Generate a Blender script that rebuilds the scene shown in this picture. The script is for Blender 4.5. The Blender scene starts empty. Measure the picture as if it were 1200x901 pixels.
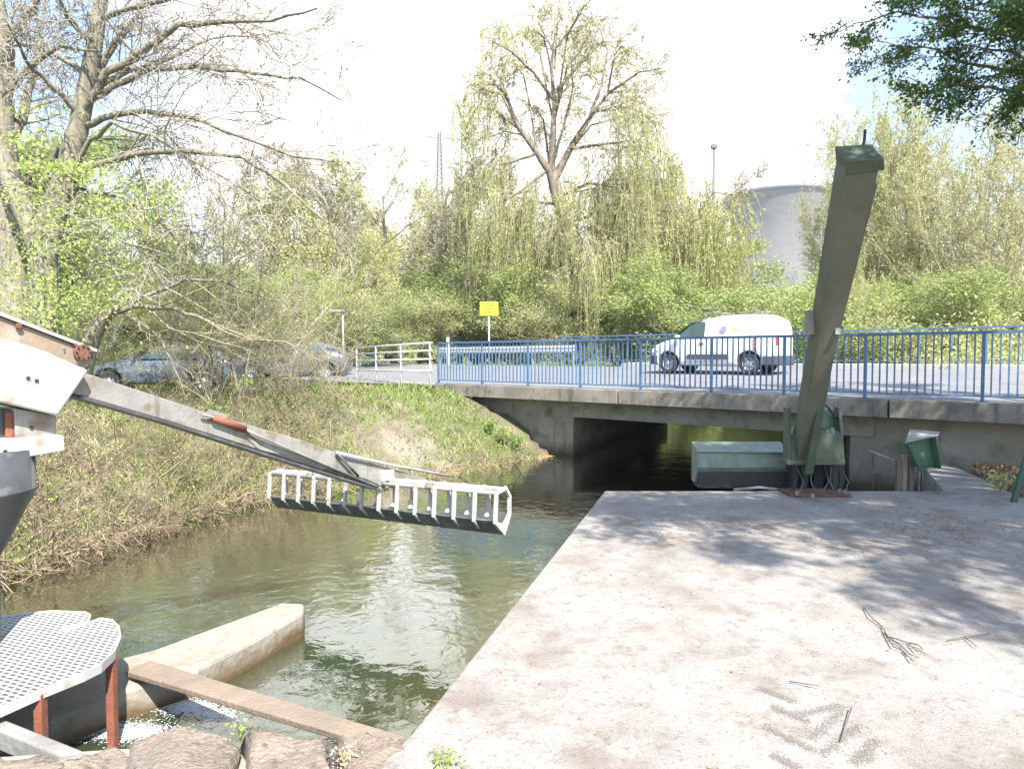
import bpy, math, random
import numpy as np
from math import sin, cos, radians as R, pi
from mathutils import Vector, Matrix
random.seed(7); rng = np.random.default_rng(7)
S = bpy.context.scene

# ---------------------------------------------------------------- camera
CAMZ = 1.65; TH = R(2.256); F = 800.0
cd = bpy.data.cameras.new("camera"); cam = bpy.data.objects.new("camera", cd); S.collection.objects.link(cam)
cd.sensor_width = 36; cd.lens = 24.0; cd.clip_start = 0.05; cd.clip_end = 5000
cam.location = (0, 0, CAMZ); cam.rotation_euler = (pi/2 - TH, 0, 0)
S.camera = cam
# ---------------------------------------------------------------- sky and sun
SUN_EL = 50.0; SUN_AZ = 22.0      # azimuth of the sun measured from straight behind the camera towards the right
sdir = Vector((sin(R(SUN_AZ))*cos(R(SUN_EL)), -cos(R(SUN_AZ))*cos(R(SUN_EL)), sin(R(SUN_EL))))
W = bpy.data.worlds.new("World"); S.world = W; W.use_nodes = True
nt = W.node_tree; nt.nodes.clear()
def wn(t, **k):
    n = nt.nodes.new(t)
    for a, b in k.items(): setattr(n, a, b)
    return n
out = wn('ShaderNodeOutputWorld'); bg = wn('ShaderNodeBackground'); sky = wn('ShaderNodeTexSky')
sky.sky_type = 'NISHITA'; sky.sun_disc = False; sky.sun_elevation = R(SUN_EL)
sky.sun_rotation = math.atan2(sdir.x, sdir.y); sky.air_density = 1.0; sky.dust_density = 0.6
bg.inputs[1].default_value = 0.12
nt.links.new(sky.outputs[0], bg.inputs[0])
bgc = wn('ShaderNodeBackground'); bgc.inputs[0].default_value = (1, .985, .96, 1); bgc.inputs[1].default_value = 0.66
tc = wn('ShaderNodeTexCoord'); mp = wn('ShaderNodeMapping'); mp.inputs['Scale'].default_value = (1, 1, 2.2)
nz = wn('ShaderNodeTexNoise'); nz.inputs['Scale'].default_value = 2.3; nz.inputs['Detail'].default_value = 6; nz.inputs['Roughness'].default_value = .55
nt.links.new(tc.outputs['Generated'], mp.inputs[0]); nt.links.new(mp.outputs[0], nz.inputs[0])
# thick cloud bank ahead, thinner towards the right and the left
dp = wn('ShaderNodeVectorMath', operation='DOT_PRODUCT'); dp.inputs[1].default_value = (-.02, .93, .36)
nt.links.new(tc.outputs['Generated'], dp.inputs[0])
m1 = wn('ShaderNodeMapRange'); m1.inputs[1].default_value = .85; m1.inputs[2].default_value = .97; m1.inputs[3].default_value = -.27; m1.inputs[4].default_value = .32
nt.links.new(dp.outputs['Value'], m1.inputs[0])
ad = wn('ShaderNodeMath', operation='ADD'); nt.links.new(nz.outputs[0], ad.inputs[0]); nt.links.new(m1.outputs[0], ad.inputs[1])
cr = wn('ShaderNodeMapRange'); cr.inputs[1].default_value = .36; cr.inputs[2].default_value = .60; cr.inputs[3].default_value = .05; cr.inputs[4].default_value = 1.0
nt.links.new(ad.outputs[0], cr.inputs[0])
mx = wn('ShaderNodeMixShader'); nt.links.new(cr.outputs[0], mx.inputs[0]); nt.links.new(bg.outputs[0], mx.inputs[1]); nt.links.new(bgc.outputs[0], mx.inputs[2])
nt.links.new(mx.outputs[0], out.inputs[0])
ld = bpy.data.lights.new("sun", 'SUN'); ld.energy = 4.4; ld.angle = R(.55); ld.color = (1, .955, .89)
lo = bpy.data.objects.new("sun", ld); S.collection.objects.link(lo)
lo.rotation_euler = sdir.to_track_quat('Z', 'Y').to_euler()
S.view_settings.view_transform = 'Standard'; S.view_settings.look = 'None'
S.view_settings.exposure = 1.68; S.view_settings.gamma = 1.0; S.view_settings.use_curve_mapping = False
S.cycles.max_bounces = 6; S.cycles.diffuse_bounces = 2; S.cycles.glossy_bounces = 3; S.cycles.transmission_bounces = 4
S.cycles.transparent_max_bounces = 8; S.cycles.caustics_reflective = False; S.cycles.caustics_refractive = False

# ---------------------------------------------------------------- pixel rays (positions in the 1200x901 photo)
def ray(px, py):
    dx = (px-600)/F; dy = (450.5-py)/F
    return Vector((dx, cos(TH)+dy*sin(TH), -sin(TH)+dy*cos(TH)))
C0 = Vector((0, 0, CAMZ))
def at(px, py, Y):
    r = ray(px, py); return C0 + r*(Y/r.y)
def gnd(px, py, z=0.0):
    r = ray(px, py); return C0 + r*((z-CAMZ)/r.z)
def onp(px, py, P0, N):
    r = ray(px, py); return C0 + r*((Vector(P0)-C0).dot(N)/r.dot(N))

# ---------------------------------------------------------------- materials
def mat(name, c1, c2=None, rough=.8, metal=0., scale=3., bump=0., bscale=30., c3=None, s3=12., t3=(.55, .7), coord='Object', spec=.5, lo=.35, hi=.65, detail=6):
    m = bpy.data.materials.new(name); m.use_nodes = True; n = m.node_tree; b = n.nodes['Principled BSDF']
    b.inputs['Roughness'].default_value = rough; b.inputs['Metallic'].default_value = metal
    b.inputs['Specular IOR Level'].default_value = spec
    t = n.nodes.new('ShaderNodeTexCoord')
    b.inputs['Base Color'].default_value = (*c1, 1)
    if c2:
        z = n.nodes.new('ShaderNodeTexNoise'); z.inputs['Scale'].default_value = scale; z.inputs['Detail'].default_value = detail; z.inputs['Roughness'].default_value = .65
        n.links.new(t.outputs[coord], z.inputs[0])
        mr = n.nodes.new('ShaderNodeMapRange'); mr.inputs[1].default_value = lo; mr.inputs[2].default_value = hi
        n.links.new(z.outputs[0], mr.inputs[0])
        mi = n.nodes.new('ShaderNodeMix'); mi.data_type = 'RGBA'; mi.inputs[6].default_value = (*c1, 1); mi.inputs[7].default_value = (*c2, 1)
        n.links.new(mr.outputs[0], mi.inputs[0]); last = mi.outputs[2]
        if c3:
            z3 = n.nodes.new('ShaderNodeTexNoise'); z3.inputs['Scale'].default_value = s3; z3.inputs['Detail'].default_value = 5
            n.links.new(t.outputs[coord], z3.inputs[0])
            m3 = n.nodes.new('ShaderNodeMapRange'); m3.inputs[1].default_value = t3[0]; m3.inputs[2].default_value = t3[1]
            n.links.new(z3.outputs[0], m3.inputs[0])
            x3 = n.nodes.new('ShaderNodeMix'); x3.data_type = 'RGBA'; x3.inputs[7].default_value = (*c3, 1)
            n.links.new(m3.outputs[0], x3.inputs[0]); n.links.new(last, x3.inputs[6]); last = x3.outputs[2]
        n.links.new(last, b.inputs['Base Color'])
    if bump:
        z2 = n.nodes.new('ShaderNodeTexNoise'); z2.inputs['Scale'].default_value = bscale; z2.inputs['Detail'].default_value = 5
        n.links.new(t.outputs[coord], z2.inputs[0])
        bp = n.nodes.new('ShaderNodeBump'); bp.inputs['Strength'].default_value = bump; bp.inputs['Distance'].default_value = .02
        n.links.new(z2.outputs[0], bp.inputs['Height']); n.links.new(bp.outputs[0], b.inputs['Normal'])
    return m
def tideline(m, z0, z1, col):
    n = m.node_tree; b = n.nodes['Principled BSDF']; src = b.inputs['Base Color'].links[0].from_socket
    g = n.nodes.new('ShaderNodeNewGeometry'); sp = n.nodes.new('ShaderNodeSeparateXYZ'); n.links.new(g.outputs['Position'], sp.inputs[0])
    z = n.nodes.new('ShaderNodeTexNoise'); z.inputs['Scale'].default_value = 5; z.inputs['Detail'].default_value = 5; n.links.new(g.outputs['Position'], z.inputs[0])
    ad = n.nodes.new('ShaderNodeMath'); ad.operation = 'MULTIPLY_ADD'; ad.inputs[1].default_value = -.14; n.links.new(z.outputs[0], ad.inputs[0]); n.links.new(sp.outputs[2], ad.inputs[2])
    mr = n.nodes.new('ShaderNodeMapRange'); mr.inputs[1].default_value = z0-.07; mr.inputs[2].default_value = z1-.07; mr.inputs[3].default_value = 1; mr.inputs[4].default_value = 0; n.links.new(ad.outputs[0], mr.inputs[0])
    mi = n.nodes.new('ShaderNodeMix'); mi.data_type = 'RGBA'; mi.inputs[7].default_value = (*col, 1); n.links.new(mr.outputs[0], mi.inputs[0]); n.links.new(src, mi.inputs[6]); n.links.new(mi.outputs[2], b.inputs['Base Color'])
    return m
def streaks(m, sx=6., col=(.07, .065, .045), t=(.58, .72)):      # vertical drip stains
    n = m.node_tree; b = n.nodes['Principled BSDF']; src = b.inputs['Base Color'].links[0].from_socket
    t_ = n.nodes.new('ShaderNodeNewGeometry'); mp = n.nodes.new('ShaderNodeMapping'); mp.inputs['Scale'].default_value = (sx, sx, .7); n.links.new(t_.outputs['Position'], mp.inputs[0])
    z = n.nodes.new('ShaderNodeTexNoise'); z.inputs['Scale'].default_value = 1; z.inputs['Detail'].default_value = 6; z.inputs['Roughness'].default_value = .7; n.links.new(mp.outputs[0], z.inputs[0])
    mr = n.nodes.new('ShaderNodeMapRange'); mr.inputs[1].default_value = t[0]; mr.inputs[2].default_value = t[1]; mr.inputs[4].default_value = .75; n.links.new(z.outputs[0], mr.inputs[0])
    mi = n.nodes.new('ShaderNodeMix'); mi.data_type = 'RGBA'; mi.inputs[7].default_value = (*col, 1); n.links.new(mr.outputs[0], mi.inputs[0]); n.links.new(src, mi.inputs[6]); n.links.new(mi.outputs[2], b.inputs['Base Color'])
    return m
def leafmat(name, c1, c2, trans=.35):
    m = bpy.data.materials.new(name); m.use_nodes = True; n = m.node_tree; n.nodes.clear()
    o = n.nodes.new('ShaderNodeOutputMaterial'); d = n.nodes.new('ShaderNodeBsdfDiffuse'); t = n.nodes.new('ShaderNodeBsdfTranslucent')
    g = n.nodes.new('ShaderNodeNewGeometry'); mi = n.nodes.new('ShaderNodeMix'); mi.data_type = 'RGBA'
    mi.inputs[6].default_value = (*c1, 1); mi.inputs[7].default_value = (*c2, 1)
    n.links.new(g.outputs['Random Per Island'], mi.inputs[0])
    n.links.new(mi.outputs[2], d.inputs[0]); n.links.new(mi.outputs[2], t.inputs[0])
    ms = n.nodes.new('ShaderNodeMixShader'); ms.inputs[0].default_value = trans
    n.links.new(d.outputs[0], ms.inputs[1]); n.links.new(t.outputs[0], ms.inputs[2]); n.links.new(ms.outputs[0], o.inputs[0])
    return m
M = {}
M['slab'] = mat('slab_concrete', (.222, .205, .183), (.32, .302, .277), .9, scale=1.3, bump=.28, bscale=95, c3=(.13, .09, .068), s3=2.1, t3=(.52, .82), coord='Object')
M['conc'] = mat('bridge_concrete', (.30, .27, .22), (.20, .175, .135), .9, scale=1.1, bump=.4, bscale=25, c3=(.12, .115, .07), s3=2.6, t3=(.54, .72))
M['fascia'] = mat('fascia_concrete', (.27, .24, .20), (.15, .135, .11), .9, scale=1.4, bump=.3, bscale=25, c3=(.10, .10, .07), s3=5, t3=(.55, .75))
M['wallconc'] = mat('pier_concrete', (.31, .28, .23), (.23, .20, .16), .9, scale=2.5, bump=.5, bscale=22, c3=(.20, .16, .10), s3=6, t3=(.6, .8))
M['greyconc'] = mat('grey_concrete', (.25, .245, .235), (.17, .165, .155), .9, scale=3, bump=.4, bscale=22)
M['asphalt'] = mat('asphalt', (.15, .15, .155), (.19, .19, .19), .9, scale=1.2, bump=.2, bscale=120)
M['paving'] = mat('paving', (.42, .40, .37), (.33, .32, .29), .9, scale=3)
M['white'] = mat('white_paint', (.60, .60, .59), (.5, .49, .47), .5, scale=4)
M['roadpaint'] = mat('road_paint', (.7, .7, .68), (.5, .5, .48), .7, scale=5)
M['blue'] = mat('blue_paint', (.055, .125, .235), (.085, .16, .275), .5, scale=6)
M['steel'] = mat('galvanised_steel', (.31, .30, .275), (.22, .21, .19), .6, .25, scale=5, bump=.15, bscale=40, c3=(.20, .15, .10), s3=7, t3=(.54, .70))
M['plate'] = mat('pale_painted_steel', (.42, .415, .40), (.34, .33, .31), .55, .0, scale=4, c3=(.24, .19, .14), s3=8, t3=(.58, .76), bump=.1)
M['tan'] = mat('tan_weathered_steel', (.27, .20, .14), (.21, .165, .125), .6, .1, scale=7, bump=.15, bscale=40, c3=(.34, .30, .26), s3=5)
M['rust'] = mat('rusty_steel', (.19, .075, .045), (.12, .055, .035), .8, scale=25, bump=.4, bscale=80)
M['redrust'] = mat('red_oxide_paint', (.26, .085, .045), (.17, .065, .04), .75, scale=12, bump=.3, bscale=60)
M['darksteel'] = mat('dark_grey_steel', (.10, .105, .11), (.065, .065, .07), .45, .3, scale=5, c3=(.17, .17, .16), s3=8)
M['black'] = mat('black_rubber', (.018, .018, .02), (.03, .03, .03), .7)
M['dkgreen'] = mat('olive_green_paint', (.085, .11, .068), (.06, .08, .05), .6, .0, scale=3, bump=.15, bscale=30, c3=(.16, .14, .085), s3=6, t3=(.6, .8))
M['olive'] = mat('olive_brown_steel', (.13, .13, .088), (.095, .092, .062), .65, .0, scale=2.2, bump=.12, bscale=30, c3=(.10, .075, .05), s3=5, t3=(.6, .8))
M['greenbox'] = mat('green_sheet_metal', (.10, .19, .12), (.07, .14, .09), .45, .1, scale=5, c3=(.2, .25, .2), s3=9, t3=(.62, .8))
M['dirtygreen'] = mat('dirty_green_plate', (.14, .20, .16), (.23, .26, .22), .5, .2, scale=5, c3=(.28, .25, .2), s3=7, t3=(.6, .75))
M['wood'] = mat('weathered_timber', (.26, .20, .15), (.19, .15, .11), .85, scale=4, bump=.5, bscale=35)
M['darkwood'] = mat('old_timber', (.15, .12, .10), (.10, .085, .07), .9, scale=8, bump=.5, bscale=30)
M['stone'] = mat('rubble_stone', (.24, .185, .14), (.17, .14, .115), .95, scale=4.5, bump=1, bscale=45, c3=(.10, .085, .06), s3=16, t3=(.55, .7))
M['bark'] = mat('grey_bark', (.27, .25, .19), (.18, .165, .12), .95, scale=6, bump=.8, bscale=18)
M['barkb'] = mat('brown_bark', (.25, .205, .155), (.16, .13, .10), .95, scale=4, bump=.8, bscale=10)
M['twig'] = mat('twig_bark', (.28, .255, .20), (.36, .33, .26), .95, scale=.5)
M['twigg'] = mat('greenish_twig_bark', (.36, .35, .18), (.32, .28, .17), .95, scale=.5)
M['dry'] = mat('dry_stems', (.40, .34, .23), (.28, .23, .16), .95, scale=.7)
M['l_spring'] = leafmat('spring_leaves', (.24, .33, .09), (.44, .49, .18), .45)
M['l_yell'] = leafmat('yellow_green_leaves', (.38, .41, .15), (.58, .57, .27), .48)
M['l_willow'] = leafmat('willow_leaves', (.34, .41, .12), (.54, .56, .22), .48)
M['l_green'] = leafmat('mid_green_leaves', (.16, .27, .06), (.36, .44, .14), .42)
M['l_tan'] = leafmat('pale_buds', (.44, .42, .24), (.58, .55, .32), .4)
M['l_pink'] = leafmat('brownish_buds', (.44, .37, .28), (.52, .46, .30), .4)
M['l_spray'] = leafmat('light_green_sprays', (.32, .42, .11), (.50, .56, .20), .45)
M['bramb'] = leafmat('bramble_stems', (.14, .10, .07), (.36, .29, .20), .05)
M['l_weed'] = leafmat('weed_leaves', (.12, .22, .04), (.30, .40, .10), .35)
M['l_hedge'] = leafmat('hedge_leaves', (.24, .32, .09), (.44, .49, .19), .4)
M['l_hedge2'] = leafmat('pale_hedge_leaves', (.28, .31, .12), (.48, .48, .22), .4)
M['l_dark'] = leafmat('dark_canopy_leaves', (.05, .12, .03), (.12, .23, .05), .35)
M['grass'] = leafmat('grass_blades', (.13, .24, .05), (.34, .42, .12), .3)
M['straw'] = leafmat('dry_grass_blades', (.42, .36, .22), (.56, .50, .34), .3)
M['ivy'] = leafmat('ivy_leaves', (.07, .16, .03), (.22, .34, .07), .3)
M['litter'] = leafmat('leaf_litter', (.24, .14, .07), (.40, .27, .15), .1)
M['vanwhite'] = mat('van_paint', (.70, .71, .72), rough=.22)
M['carblue'] = mat('blue_grey_car_paint', (.17, .20, .245), rough=.25, metal=.4)
M['carsilver'] = mat('dark_silver_car_paint', (.17, .18, .21), rough=.25, metal=.5)
M['glass'] = mat('tinted_window_glass', (.05, .08, .075), rough=.05, spec=.8)
M['plastic'] = mat('grey_plastic_trim', (.05, .055, .065), rough=.6)
M['rim'] = mat('wheel_cover', (.45, .46, .47), rough=.35, metal=.4)
M['yellow'] = mat('yellow_sign_face', (.42, .43, .02), rough=.6)
M['red'] = mat('red_marking', (.45, .03, .04), rough=.5)
M['logo'] = mat('violet_blue_emblem', (.22, .19, .42), rough=.5)
M['pyl'] = mat('pylon_steel', (.10, .11, .13), rough=.6)
M['tower'] = mat('cooling_tower_concrete', (.115, .11, .102), (.15, .143, .132), .9, scale=.03, c3=(.09, .088, .084), s3=.09)
M['teal'] = mat('green_mesh_screen', (.10, .22, .19), (.14, .26, .22), .8, scale=2)
M['litter_soil'] = mat('soil', (.16, .12, .085), (.22, .17, .11), .95, scale=3, bump=.6, bscale=18)

def speckle(m, sc, t0, t1, col, f=.8):
    n = m.node_tree; b = n.nodes['Principled BSDF']; src = b.inputs['Base Color'].links[0].from_socket
    g = n.nodes.new('ShaderNodeNewGeometry'); z = n.nodes.new('ShaderNodeTexNoise'); z.inputs['Scale'].default_value = sc; z.inputs['Detail'].default_value = 8; z.inputs['Roughness'].default_value = .75; n.links.new(g.outputs['Position'], z.inputs[0])
    mr = n.nodes.new('ShaderNodeMapRange'); mr.inputs[1].default_value = t0; mr.inputs[2].default_value = t1; mr.inputs[4].default_value = f; n.links.new(z.outputs[0], mr.inputs[0])
    mi = n.nodes.new('ShaderNodeMix'); mi.data_type = 'RGBA'; mi.inputs[7].default_value = (*col, 1); n.links.new(mr.outputs[0], mi.inputs[0]); n.links.new(src, mi.inputs[6]); n.links.new(mi.outputs[2], b.inputs['Base Color'])
speckle(M['slab'], 7., .50, .68, (.13, .105, .082), .7); speckle(M['slab'], 38., .53, .66, (.09, .07, .055), .75); speckle(M['slab'], 90., .50, .66, (.11, .095, .08), .5); speckle(M['slab'], 3., .60, .64, (.36, .345, .32), .5)
speckle(M['wallconc'], 20., .56, .68, (.12, .10, .07), .7); speckle(M['fascia'], 14., .56, .68, (.10, .09, .07), .7); speckle(M['conc'], 9., .56, .68, (.12, .11, .08), .6); speckle(M['stone'], 30., .52, .64, (.30, .27, .23), .6)
streaks(M['tower'], .22, (.07, .068, .064), (.50, .66)); streaks(M['bark'], 16., (.10, .085, .065), (.46, .6)); streaks(M['barkb'], 5., (.06, .05, .04), (.46, .6)); streaks(M['conc']); tideline(M['conc'], -.5, -.25, (.06, .055, .025)); streaks(M['fascia'], 5., (.06, .055, .045), (.52, .68)); tideline(M['wallconc'], -.52, -.42, (.11, .07, .03))
streaks(M['olive'], 9., (.06, .05, .03), (.6, .75)); streaks(M['dkgreen'], 9., (.05, .055, .035), (.6, .75)); streaks(M['dirtygreen'], 8., (.10, .11, .09), (.55, .7))
streaks(M['steel'], 12., (.13, .10, .07), (.56, .72)); streaks(M['plate'], 10., (.22, .18, .14), (.62, .8)); streaks(M['darksteel'], 9., (.2, .2, .19), (.6, .75))
# ---------------------------------------------------------------- object helpers
def link(o): S.collection.objects.link(o); return o
def tag(o, label=None, cat=None, group=None, kind=None):
    if label: o['label'] = label
    if cat: o['category'] = cat
    if group: o['group'] = group
    if kind: o['kind'] = kind
    return o
def empty(name, loc=(0, 0, 0), rz=0., label=None, cat=None, group=None):
    o = bpy.data.objects.new(name, None); o.location = loc; o.rotation_euler = (0, 0, rz); o.empty_display_size = .2
    link(o); return tag(o, label, cat, group)
class MB:
    def __init__(s): s.v = []; s.f = []
    def add(s, vs, fs):
        k = len(s.v); s.v += [tuple(v) for v in vs]; s.f += [tuple(i+k for i in f) for f in fs]; return s
    def box(s, c, sz, rot=None):
        hx, hy, hz = sz[0]/2, sz[1]/2, sz[2]/2
        vs = [Vector((x, y, z)) for x in (-hx, hx) for y in (-hy, hy) for z in (-hz, hz)]
        if rot is not None:
            m = rot if isinstance(rot, Matrix) else Matrix.Rotation(rot, 3, 'Z')
            vs = [m @ v for v in vs]
        vs = [v+Vector(c) for v in vs]
        return s.add(vs, [(0, 1, 3, 2), (4, 6, 7, 5), (0, 4, 5, 1), (2, 3, 7, 6), (0, 2, 6, 4), (1, 5, 7, 3)])
    def bar(s, a, b, w, h=None, up=(0, 0, 1)):
        a = Vector(a); b = Vector(b); h = h or w; d = (b-a).normalized(); u = Vector(up)
        x = d.cross(u)
        if x.length < 1e-4: x = d.cross(Vector((1, 0, 0)))
        x.normalize(); y = x.cross(d).normalized()
        vs = [p+x*i*w/2+y*j*h/2 for p in (a, b) for i, j in ((-1, -1), (1, -1), (1, 1), (-1, 1))]
        return s.add(vs, [(3, 2, 1, 0), (4, 5, 6, 7), (0, 1, 5, 4), (1, 2, 6, 5), (2, 3, 7, 6), (3, 0, 4, 7)])
    def tube(s, pts, r, k=8, cap=True):
        pts = [Vector(p) for p in pts]; n = len(pts); rr = r if isinstance(r, (list, tuple)) else [r]*n
        vs = []; ref = None
        for i, p in enumerate(pts):
            d = (pts[min(i+1, n-1)]-pts[max(i-1, 0)]).normalized()
            if ref is None: ref = d.orthogonal().normalized()
            x = (ref-d*ref.dot(d)).normalized(); ref = x; y = d.cross(x)
            vs += [p+(x*cos(2*pi*j/k)+y*sin(2*pi*j/k))*rr[i] for j in range(k)]
        fs = [(i*k+j, i*k+(j+1) % k, (i+1)*k+(j+1) % k, (i+1)*k+j) for i in range(n-1) for j in range(k)]
        if cap: fs += [tuple(range(k))[::-1], tuple(range((n-1)*k, n*k))]
        return s.add(vs, fs)
    def prism(s, poly, ext):
        n = len(poly); e = Vector(ext); p = [Vector(q) for q in poly]
        return s.add(p+[q+e for q in p], [tuple(range(n))[::-1], tuple(range(n, 2*n))]+[(i, (i+1) % n, n+(i+1) % n, n+i) for i in range(n)])
    def build(s, name, m, parent=None, bevel=0, smooth=False, fix=True):
        me = bpy.data.meshes.new(name); me.from_pydata(s.v, [], s.f); me.materials.append(m)
        if fix:
            import bmesh
            b = bmesh.new(); b.from_mesh(me); bmesh.ops.recalc_face_normals(b, faces=b.faces); b.to_mesh(me); b.free()
        if smooth: me.polygons.foreach_set('use_smooth', [True]*len(me.polygons))
        o = link(bpy.data.objects.new(name, me))
        if parent: o.parent = parent
        if bevel:
            md = o.modifiers.new('b', 'BEVEL'); md.width = bevel; md.segments = 2; md.limit_method = 'ANGLE'
        return o
def relparent(root, objs):      # objects modelled in world coordinates go under an Empty standing at the thing's base
    for o in objs:
        o.parent = root; o.matrix_parent_inverse = Matrix.LocRotScale(root.location, root.rotation_euler, None).inverted()
def npmesh(name, V, Fa, m, parent=None, smooth=False):
    me = bpy.data.meshes.new(name); k = Fa.shape[1]
    me.vertices.add(len(V)); me.vertices.foreach_set('co', np.ascontiguousarray(V, dtype=np.float32).ravel())
    me.loops.add(Fa.size); me.loops.foreach_set('vertex_index', np.ascontiguousarray(Fa, dtype=np.int32).ravel())
    me.polygons.add(len(Fa)); me.polygons.foreach_set('loop_start', np.arange(0, Fa.size, k, dtype=np.int32))
    if smooth: me.polygons.foreach_set('use_smooth', np.ones(len(Fa), dtype=bool))
    me.update(calc_edges=True); me.materials.append(m)
    o = link(bpy.data.objects.new(name, me))
    if parent: o.parent = parent
    return o
def tubes_np(P, Rr, k=3):       # P (N,n,3), R (N,n)
    N, n, _ = P.shape
    d = np.gradient(P, axis=1); d /= np.linalg.norm(d, axis=2, keepdims=True)+1e-9
    ref = np.where(np.abs(d[:, :1, 2:3]) < .9, np.array([0, 0, 1.]), np.array([1., 0, 0]))
    x = np.cross(d, np.broadcast_to(ref, d.shape)); x /= np.linalg.norm(x, axis=2, keepdims=True)+1e-9
    y = np.cross(d, x); a = 2*pi*np.arange(k)/k
    V = P[:, :, None, :]+Rr[:, :, None, None]*(x[:, :, None, :]*np.cos(a)[:, None]+y[:, :, None, :]*np.sin(a)[:, None])
    i = np.arange(n-1)[:, None]*k; j = np.arange(k)[None]; j2 = (j+1) % k
    q = np.stack([i+j, i+j2, i+k+j2, i+k+j], -1).reshape(-1, 4)
    Fa = (q[None]+(np.arange(N)*n*k)[:, None, None]).reshape(-1, 4)
    return V.reshape(-1, 3), Fa
def leaves_np(P, size, asp=.55, droop=0.):
    N = len(P); a = rng.normal(size=(N, 3)); a[:, 2] -= droop; a /= np.linalg.norm(a, axis=1, keepdims=True)
    b = np.cross(a, rng.normal(size=(N, 3))); b /= np.linalg.norm(b, axis=1, keepdims=True)
    s = (size*rng.uniform(.6, 1.35, N))[:, None]
    V = np.stack([P, P+a*s*.5+b*s*asp*.5, P+a*s, P+a*s*.5-b*s*asp*.5], 1).reshape(-1, 3)
    return V, np.arange(4*N).reshape(-1, 4)
def join_np(parts):
    V = []; Fa = []; k = 0
    for v, f in parts: V.append(v); Fa.append(f+k); k += len(v)
    return np.concatenate(V), np.concatenate(Fa)

# ---------------------------------------------------------------- layout of river, bridge and road
nB = np.array([.640, .768]); uB = np.array([-.768, .640]); A0 = np.array([7.28, 9.71]); wB = np.array([.415, .91])
def br(s, p, z=0.): q = A0+uB*s+nB*p; return Vector((q[0], q[1], z))
C1 = A0+.45*nB+8.07*uB; C2 = A0+.45*nB+2.36*uB
ZW = -.55; LEDGE = .99
slabL = lambda y: 1.15+(y-8.4)*.2915
river = np.array([(-16, -8), (-10, 2), (-6.3, 5.1), (-4.95, 6.5), (-4.5, 8.2), (-4.1, 9.7), (-3.1, 10.7), (-2.0, 11.7), (-.9, 12.6), (.2, 14.2), tuple(C1),
    tuple(C1+10.5*wB), (11, 36), (19, 52), (32, 72), (46, 68), (30, 48), (18.5, 34), tuple(C2+10.5*wB), tuple(C2), (6.75, 10.72), (6.2, 10.2), (5.35, 8.4), (1.15, 8.4),
    (slabL(2.96), 2.96), (-2.6, 2.9), (-9, 0), (-13, -9)])
def sdist(x, y):
    d = np.full(x.shape, 1e9); ins = np.zeros(x.shape, bool); n = len(river)
    for i in range(n):
        a = river[i]; b = river[(i+1) % n]; e = b-a
        t = np.clip(((x-a[0])*e[0]+(y-a[1])*e[1])/(e@e), 0, 1)
        d = np.minimum(d, np.hypot(x-a[0]-t*e[0], y-a[1]-t*e[1]))
        c = ((a[1] > y) != (b[1] > y)) & (x < (b[0]-a[0])*(y-a[1])/((b[1]-a[1]) or 1e-9)+a[0])
        ins ^= c
    return np.where(ins, -d, d)
# road centre line (p = 5.5 from the near railing), bending away on the left bank
RC = [A0+5.5*nB-30*uB, A0+5.5*nB+12.6*uB]
for ang in (48, 45, 42, 39, 37, 36): RC.append(RC[-1]+3*np.array([-sin(R(ang)), cos(R(ang))]))
RC.append(RC[-1]+60*np.array([-sin(R(36)), cos(R(36))])); RC = np.array(RC)
def roadcoord(x, y):
    best = np.full(x.shape, 1e9); off = np.zeros(x.shape); al = np.zeros(x.shape); L = 0
    for i in range(len(RC)-1):
        a = RC[i]; e = RC[i+1]-a; l = math.hypot(*e); e = e/l
        t = np.clip((x-a[0])*e[0]+(y-a[1])*e[1], 0, l); dx = x-a[0]-t*e[0]; dy = y-a[1]-t*e[1]
        d = np.hypot(dx, dy); o = dx*e[1]-dy*e[0]; m = d < best     # o>0 : right of the direction of travel = away from camera
        best = np.where(m, d, best); off = np.where(m, o, off); al = np.where(m, L+t, al); L += l
    return al-30, off+5.5, best
def roadz(p): return .91+.042*(np.clip(p, .5, 10.)-.5)
def smooth(t): t = np.clip(t, 0, 1); return t*t*(3-2*t)
def height(x, y):
    x = np.asarray(x, float); y = np.asarray(y, float)
    sd = sdist(x, y); al, p, bd = roadcoord(x, y)
    wob = .10*np.sin(x*1.9+.7*y)+.08*np.sin(y*2.3-x*.6)+.05*np.sin(5.1*x+1.3)*np.sin(4.3*y)
    # plateau
    base = .62+.05*wob+.35*smooth((x+6)/5)*smooth((22-y)/6)*(x < 5)
    base = np.where(p > 11.5, 1.0, base)
    base = np.where(x > 5.2, np.where(p < 0, .02, 1.0), base)
    rw = smooth((7.6-bd)/1.5)
    hl = base*(1-rw)+(roadz(p)-.12)*rw
    right = (x > slabL(y)-.05) & (p < .4) & (y < 15) & (x > 1) | ((y < 8.4) & (x > slabL(y)-.05)) | ((y < 3.2) & (x > -9))
    h_left = -.62+(hl+.62)*smooth((sd+.05)/3.4)**.8
    h_right = np.where(sd < .45, -1.2, -1.2+(np.minimum(hl, -.06)*1+1.2)*smooth((sd-.45)/.3))
    soil = (x > 6.05+(y-8)*.31) & (y > 7.85)
    h_right = np.where(soil & (sd > .5), .03+.03*wob, h_right)
    under = (p > .3) & (p < 10.9) & (al > -2) & (al < 12)
    h = np.where(right, h_right, h_left+wob*np.clip(sd, 0, 1)*.6*(1-rw))
    h = np.where(under & (sd < 1.2), np.minimum(h, -1.0), h)
    h = np.where((p > .2) & (p < 10.9) & (al > -13.5) & (al < 11.6), np.minimum(h, .3), h)
    bed = -.62-np.minimum(.9, -sd*.32)-.03*wob
    return np.where(sd < 0, bed, h)

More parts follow.
